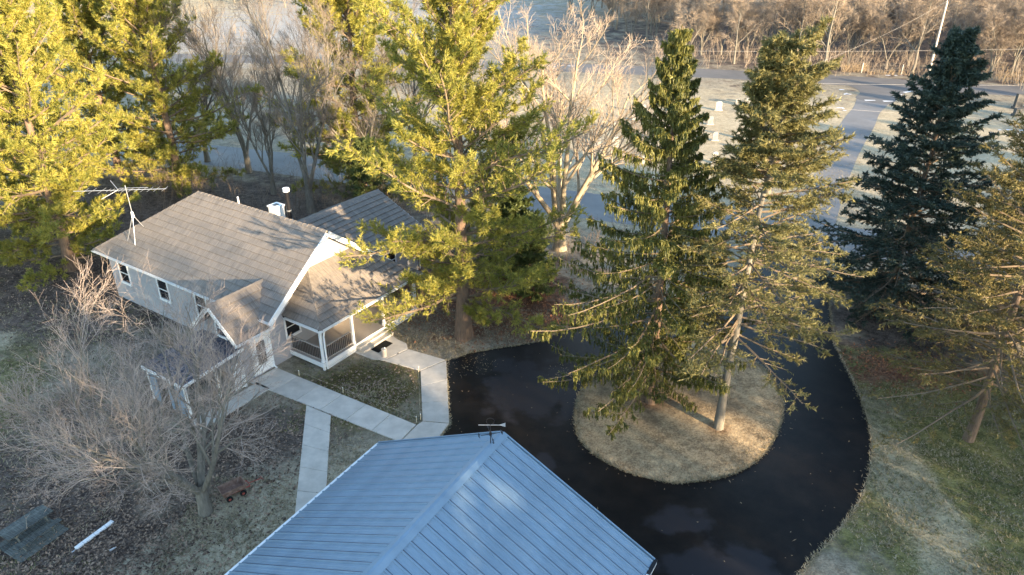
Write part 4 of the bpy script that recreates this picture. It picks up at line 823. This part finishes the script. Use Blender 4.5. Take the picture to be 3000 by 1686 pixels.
# woodland beyond the road
WV = []
for sd, H, stm in ((61, 13, 1), (62, 11, 3), (63, 14.5, 1), (64, 9.5, 4), (65, 12, 2)):
    a, b = bare_tree(sd, H, .17, .8 if stm == 1 else .72, c=(12, 6, 5, 4), lr=(.42, .55, .55, .55), ang=(46, 44, 42, 42), up=(.12, .06, .05, .03), t0=.25, stems=stm, spread=.28, rmin=.012, wig=.10, tl=.4, lmin=.5, sides=(6, 4, 3, 3, 3), n4=2)
    WV.append([a.mesh('trunk', True), b.mesh('crown')]); WV[-1][0].materials.append(MT['greybark']); WV[-1][1].materials.append(MT['woodtwig'])
gw = np.random.default_rng(77); placed = []
def road_y(x): return np.interp(x, [-90, -40, 0, 30, 50, 65, 110], [133, 128, 122.7, 116.6, 111, 106, 94])
def wood(n, xr, yr, lb, grp, dmin, cond, sc=(.75, 1.2)):
    k = tries = 0
    while k < n and tries < n * 60:
        tries += 1; x, y = gw.uniform(*xr), gw.uniform(*yr)
        if not cond(x, y) or any((x - a) ** 2 + (y - b) ** 2 < dmin ** 2 for a, b in placed): continue
        placed.append((x, y)); o = tree_root('woodland_tree', (x, y), lb, grp, gw.uniform(0, 6.28), gw.uniform(*sc))
        for me, nm in zip(WV[gw.integers(len(WV))], ('trunk', 'crown')): link(nm, me, None, o)
        k += 1
wood(240, (12, 135), (100, 200), 'bare twiggy tree in the wood beyond the far road', 'woodland trees', 3.6, lambda x, y: y > road_y(x) + 7 and x < .78 * y + 6 and x > 27 - max(0, y - 135) * .25)
wood(14, (-82, -40), (200, 228), 'bare tree in the distant hedge across the frosty field', 'distant hedge trees', 3.5, lambda x, y: True)
# tree line out of view at right, towards the low sun
wood(24, (8, 70), (-60, 12), 'bare tree in the tree line beyond the lower right picture corner', 'tree line at lower right', 3.2,
     lambda x, y: abs((x - 50) * .695 + (y + 12) * -.72 - 2) < 6 and x > .8 * y + 34, sc=(1.3, 1.7))
wood(16, (18, 62), (-45, -4), 'bare tree standing among the pines beyond the lower picture edge', 'bare trees beyond the lower edge', 2.4,
     lambda x, y: abs((x - 2) * .72 + (y - 14) * .695 + 0) < 8 and y < 6 - .2 * x and x > 20, sc=(1.2, 1.6))
wood(14, (50, 150), (0, 80), 'bare tree in the tree line beyond the right-hand picture edge', 'tree line at right', 4.0,
     lambda x, y: abs((x - 50) * .695 + (y + 12) * -.72 - 4) < 7 and x > .8 * y + 34, sc=(1.15, 1.5))
for (x, y), rz, s, lb in (((35.0, 28.5), 1., 1.15, 'tall pine just beyond the right picture edge'), ((66, 12), 3., .85, 'second pine in the tree line beyond the right picture edge'), ((37, -17.5), .7, .82, 'pine right of the one nearest the garage, beyond the lower picture edge'), ((45, -23), 3.9, .85, 'rightmost of the pines beyond the lower picture edge'), ((25, -13), 2.2, .95, 'pine nearest the garage, beyond the lower picture edge'), ((32, -25), 4.2, 1.0, 'tall pine behind the one nearest the garage, beyond the lower picture edge'), ((18, -17), 5.1, 1.0, 'leftmost pine of the tree line beyond the lower picture edge')):
    o = tree_root('white_pine', (x, y), lb, 'pines', rz, s)
    for me, nm in zip(pme, ('trunk', 'branches', 'crown')): link(nm, me, None, o)

# ------------------------------------------------------------------ undergrowth and ground cover (uncountable)
def brush(name, zones, material, lb, seed, c=(5, 4), rad=.012):
    g = np.random.default_rng(seed); mb = MB()
    for (cx, cy, rx, ry, n, h) in zones:
        xy = np.stack([cx + rx * g.uniform(-1, 1, n), cy + ry * g.uniform(-1, 1, n)], 1); S = np.column_stack([xy, np.zeros(n)])
        D = g.normal(size=(n, 3)) * .28; D[:, 2] = 1; P, R = sprout(S, unit(D), h * g.uniform(.5, 1.3, n), np.full(n, rad), g, 4, .0, .12, .4, rad * .4); tubes(mb, P, R, 3)
        P, R = grow(P, R, g, c[0], .25, 1, .5, 40, .1, 0, 3, .12, .6, rmin=rad * .4); tubes(mb, P, R, 3)
        if c[1]: P, R = grow(P, R, g, c[1], .2, 1, .5, 45, 0, 0, 2, .1, .7, rmin=rad * .35); tubes(mb, P, R, 3)
    return tag(mb.build(name, MT[material]), lb, kind='stuff')
brush('thicket', [(-20, 60, 12, 5, 190, 3.6), (-9, 57, 8, 5, 150, 3.8), (5, 51, 6, 3, 50, 2.0), (-35, 60, 9, 6, 80, 2.6)], 'thicket', 'dark leafless thicket behind the house and under the trees', 91)
brush('wood_undergrowth', [(42, 123, 15, 3, 110, 3.0), (62, 118, 14, 4, 120, 3.0), (85, 109, 14, 5, 120, 3.0), (35, 132, 10, 6, 60, 4), (60, 130, 25, 6, 90, 4)], 'woodtwig', 'tangled brown undergrowth along the wood edge', 92, rad=.02)
brush('roadside_weeds', [(54, 117.9, 2.0, .8, 120, 1.1), (60, 115.4, 5, .6, 60, .7), (76, 110.0, 4, 1.5, 110, 2.0), (86, 106, 6, 1.5, 70, 1.3), (66.5, 112.6, 1.5, 1, 50, 1.6)], 'weed', 'tall tan dry weeds along the road verge', 93, c=(5, 2), rad=.016)
brush('brush_field', [(-95, 165, 28, 20, 260, 3.2), (-70, 150, 18, 8, 100, 2.0), (-120, 185, 30, 20, 130, 3.5)], 'weed', 'tan overgrown brush field at upper left', 94, c=(5, 3), rad=.03)
BLOCK = [np.array(DRIVE)] + [np.array(w) for w in WALKS] + [np.array(f) for f in HOUSE_FOOT] + [np.array(GARAGE_FOOT)]
def free(xy, island=False):
    b = np.zeros(len(xy), bool)
    for q in BLOCK: b |= inside(xy, q)
    return ~b
def edge_points(poly, n, g, spread=.07):
    Q = np.array(poly); D = np.roll(Q, -1, 0) - Q; L_ = np.linalg.norm(D, axis=1); i = g.choice(len(Q), n, p=L_ / L_.sum()); t = g.random((n, 1))
    N_ = np.column_stack([-D[:, 1], D[:, 0]]) / L_[:, None]; return Q[i] + D[i] * t + N_[i] * g.normal(size=(n, 1)) * spread
def grass(name, areas, material, lb, seed, h=.13, w=.038, edges=()):
    g = np.random.default_rng(seed); mb = MB()
    for poly, n, sp in edges:
        xy = edge_points(poly, n, g, sp); xy = xy[~np.any([inside(xy, q) for q in BLOCK[1:]], axis=0)]; m = len(xy); a = g.uniform(0, 6.28, m); D = unit(np.stack([np.cos(a), np.sin(a), g.uniform(.2, .9, m)], 1)); S = np.column_stack([xy, np.full(m, .01)])
        s_ = np.stack([-np.sin(a), np.cos(a), np.zeros(m)], 1) * w * g.uniform(.6, 1.4, (m, 1)); mb.add(np.stack([S - s_ / 2, S + s_ / 2, S + D * h * g.uniform(.6, 1.6, (m, 1))], 1).reshape(-1, 3), np.arange(m * 3).reshape(-1, 3))
    for (cx, cy, rx, ry, n, z) in areas:
        xy = np.stack([cx + rx * g.uniform(-1, 1, n), cy + ry * g.uniform(-1, 1, n)], 1)
        if z == 'isl': xy = xy[inside(xy, c0 + (ISLAND - c0) * 1.006)]; zz = np.full(len(xy), .05) + .1 * np.clip(1 - np.linalg.norm((xy - c0) / 5.5, axis=1), 0, 1)
        else: xy = xy[free(xy)]; zz = np.zeros(len(xy))
        # tufts: three bent blades, thicker where a smooth patch field is high
        f = np.sin(xy[:, 0] * 1.3 + 2 * np.sin(xy[:, 1] * .7)) + np.sin(xy[:, 1] * 1.7 + 1.5 * np.sin(xy[:, 0] * .9)); k = g.random(len(xy)) < .55 + .22 * f; xy, zz = xy[k], zz[k]
        for b in range(3):
            m = len(xy); S = np.column_stack([xy + g.normal(size=(m, 2)) * .03, zz]); a = g.uniform(0, 6.28, m); D = np.stack([np.cos(a), np.sin(a), g.uniform(.25, 1.1, m)], 1); D = unit(D)
            s = np.stack([-np.sin(a), np.cos(a), np.zeros(m)], 1) * w * g.uniform(.5, 1.2, (m, 1)); L_ = h * g.uniform(.5, 1.6, (m, 1))
            mb.add(np.stack([S - s / 2, S + s / 2, S + D * L_], 1).reshape(-1, 3), np.arange(m * 3).reshape(-1, 3))
    return tag(mb.build(name, MT[material]), lb, kind='stuff')
grass('dry_grass', [(8.7, 31, 6, 6.3, 21000, 'isl'), (-9.5, 21.5, 4.5, 4, 12000, 0), (19, 24, 5, 9, 12000, 0), (-2, 38, 5, 3, 5000, 0), (-25, 30, 8, 12, 9000, 0), (-6.5, 29, 3, 4, 4000, 0), (24, 60, 10, 10, 5000, 0), (35, 72, 12, 12, 6000, 0)], 'blade', 'short dry tan winter grass', 101, edges=((DRIVE, 9000, .05), (ISLAND, 7000, .04)))
grass('green_grass', [(22, 24, 7, 9, 12000, 0), (-8, 32, 4, 3.4, 2500, 0), (-26, 34, 7, 9, 3500, 0), (-22, 17, 6, 4, 3000, 0)], 'greenblade', 'green and yellowing short lawn grass', 102)
def leaves(name, areas, material, lb, seed, size=.075):
    g = np.random.default_rng(seed); mb = MB()
    for (cx, cy, rx, ry, n) in areas:
        xy = np.stack([cx + rx * g.normal(size=n) * .55, cy + ry * g.normal(size=n) * .55], 1); xy = xy[free(xy)]; m = len(xy)
        C = np.column_stack([xy, g.uniform(.02, .07, m)]); a = g.uniform(0, 6.28, m); t = g.normal(size=(m, 2)) * .45
        X = unit(np.stack([np.cos(a), np.sin(a), t[:, 0]], 1)); Y = unit(np.cross(np.stack([t[:, 1], t[:, 0], np.ones(m)], 1), X)); s = size * g.uniform(.5, 1.3, (m, 1))
        mb.add(np.stack([C - X * s, C + Y * s * .55 - X * s * .1, C + X * s, C - Y * s * .55 + X * s * .1], 1).reshape(-1, 3), np.arange(m * 4).reshape(-1, 4))
    return tag(mb.build(name, MT[material]), lb, kind='stuff')
leaves('fallen_leaves', [(-18, 21, 7, 5, 9000), (-13, 27.5, 4, 4, 4000), (-24, 30, 7, 7, 4000), (-29, 46, 9, 6, 5000), (-15, 20, 3, 4, 2000), (-8, 32.3, 3.5, 3, 1500)], 'leaf', 'brown and grey fallen leaves', 111)
leaves('russet_leaves', [(-2.5, 43, 6, 5, 6000), (1.5, 39.6, 4, 2.6, 2500), (21.8, 34.2, 3.8, 2.2, 2500), (-9, 48, 8, 5, 3000)], 'redleaf', 'russet fallen leaves under the trees', 112)
# litter blown onto the sealed drive
gl = np.random.default_rng(121); mb = MB(); xy = np.concatenate([np.stack([gl.uniform(-3.5, 18.5, 160), gl.uniform(17, 38, 160)], 1), edge_points(ISLAND, 260, gl, .28), edge_points(DRIVE, 420, gl, .3), np.array([-2.2, 34.6]) + gl.normal(size=(120, 2)) * (.8, .5), np.array([3.0, 33.6]) + gl.normal(size=(110, 2)) * (.5, .6)]); xy = xy[inside(xy, np.array(DRIVE)) & ~inside(xy, ISLAND)]
m = len(xy); a = gl.uniform(0, 6.28, m); l = gl.gamma(2, .022, m); C = np.column_stack([xy, np.full(m, .03)]); X = np.stack([np.cos(a), np.sin(a), np.zeros(m)], 1) * l[:, None]; Y = np.stack([-np.sin(a), np.cos(a), np.zeros(m)], 1) * .018
mb.add(np.stack([C - X, C + Y, C + X, C - Y], 1).reshape(-1, 3), np.arange(m * 4).reshape(-1, 4)); tag(mb.build('needle_litter', MT['weed']), 'scattered straw and needles on the black driveway', kind='stuff')
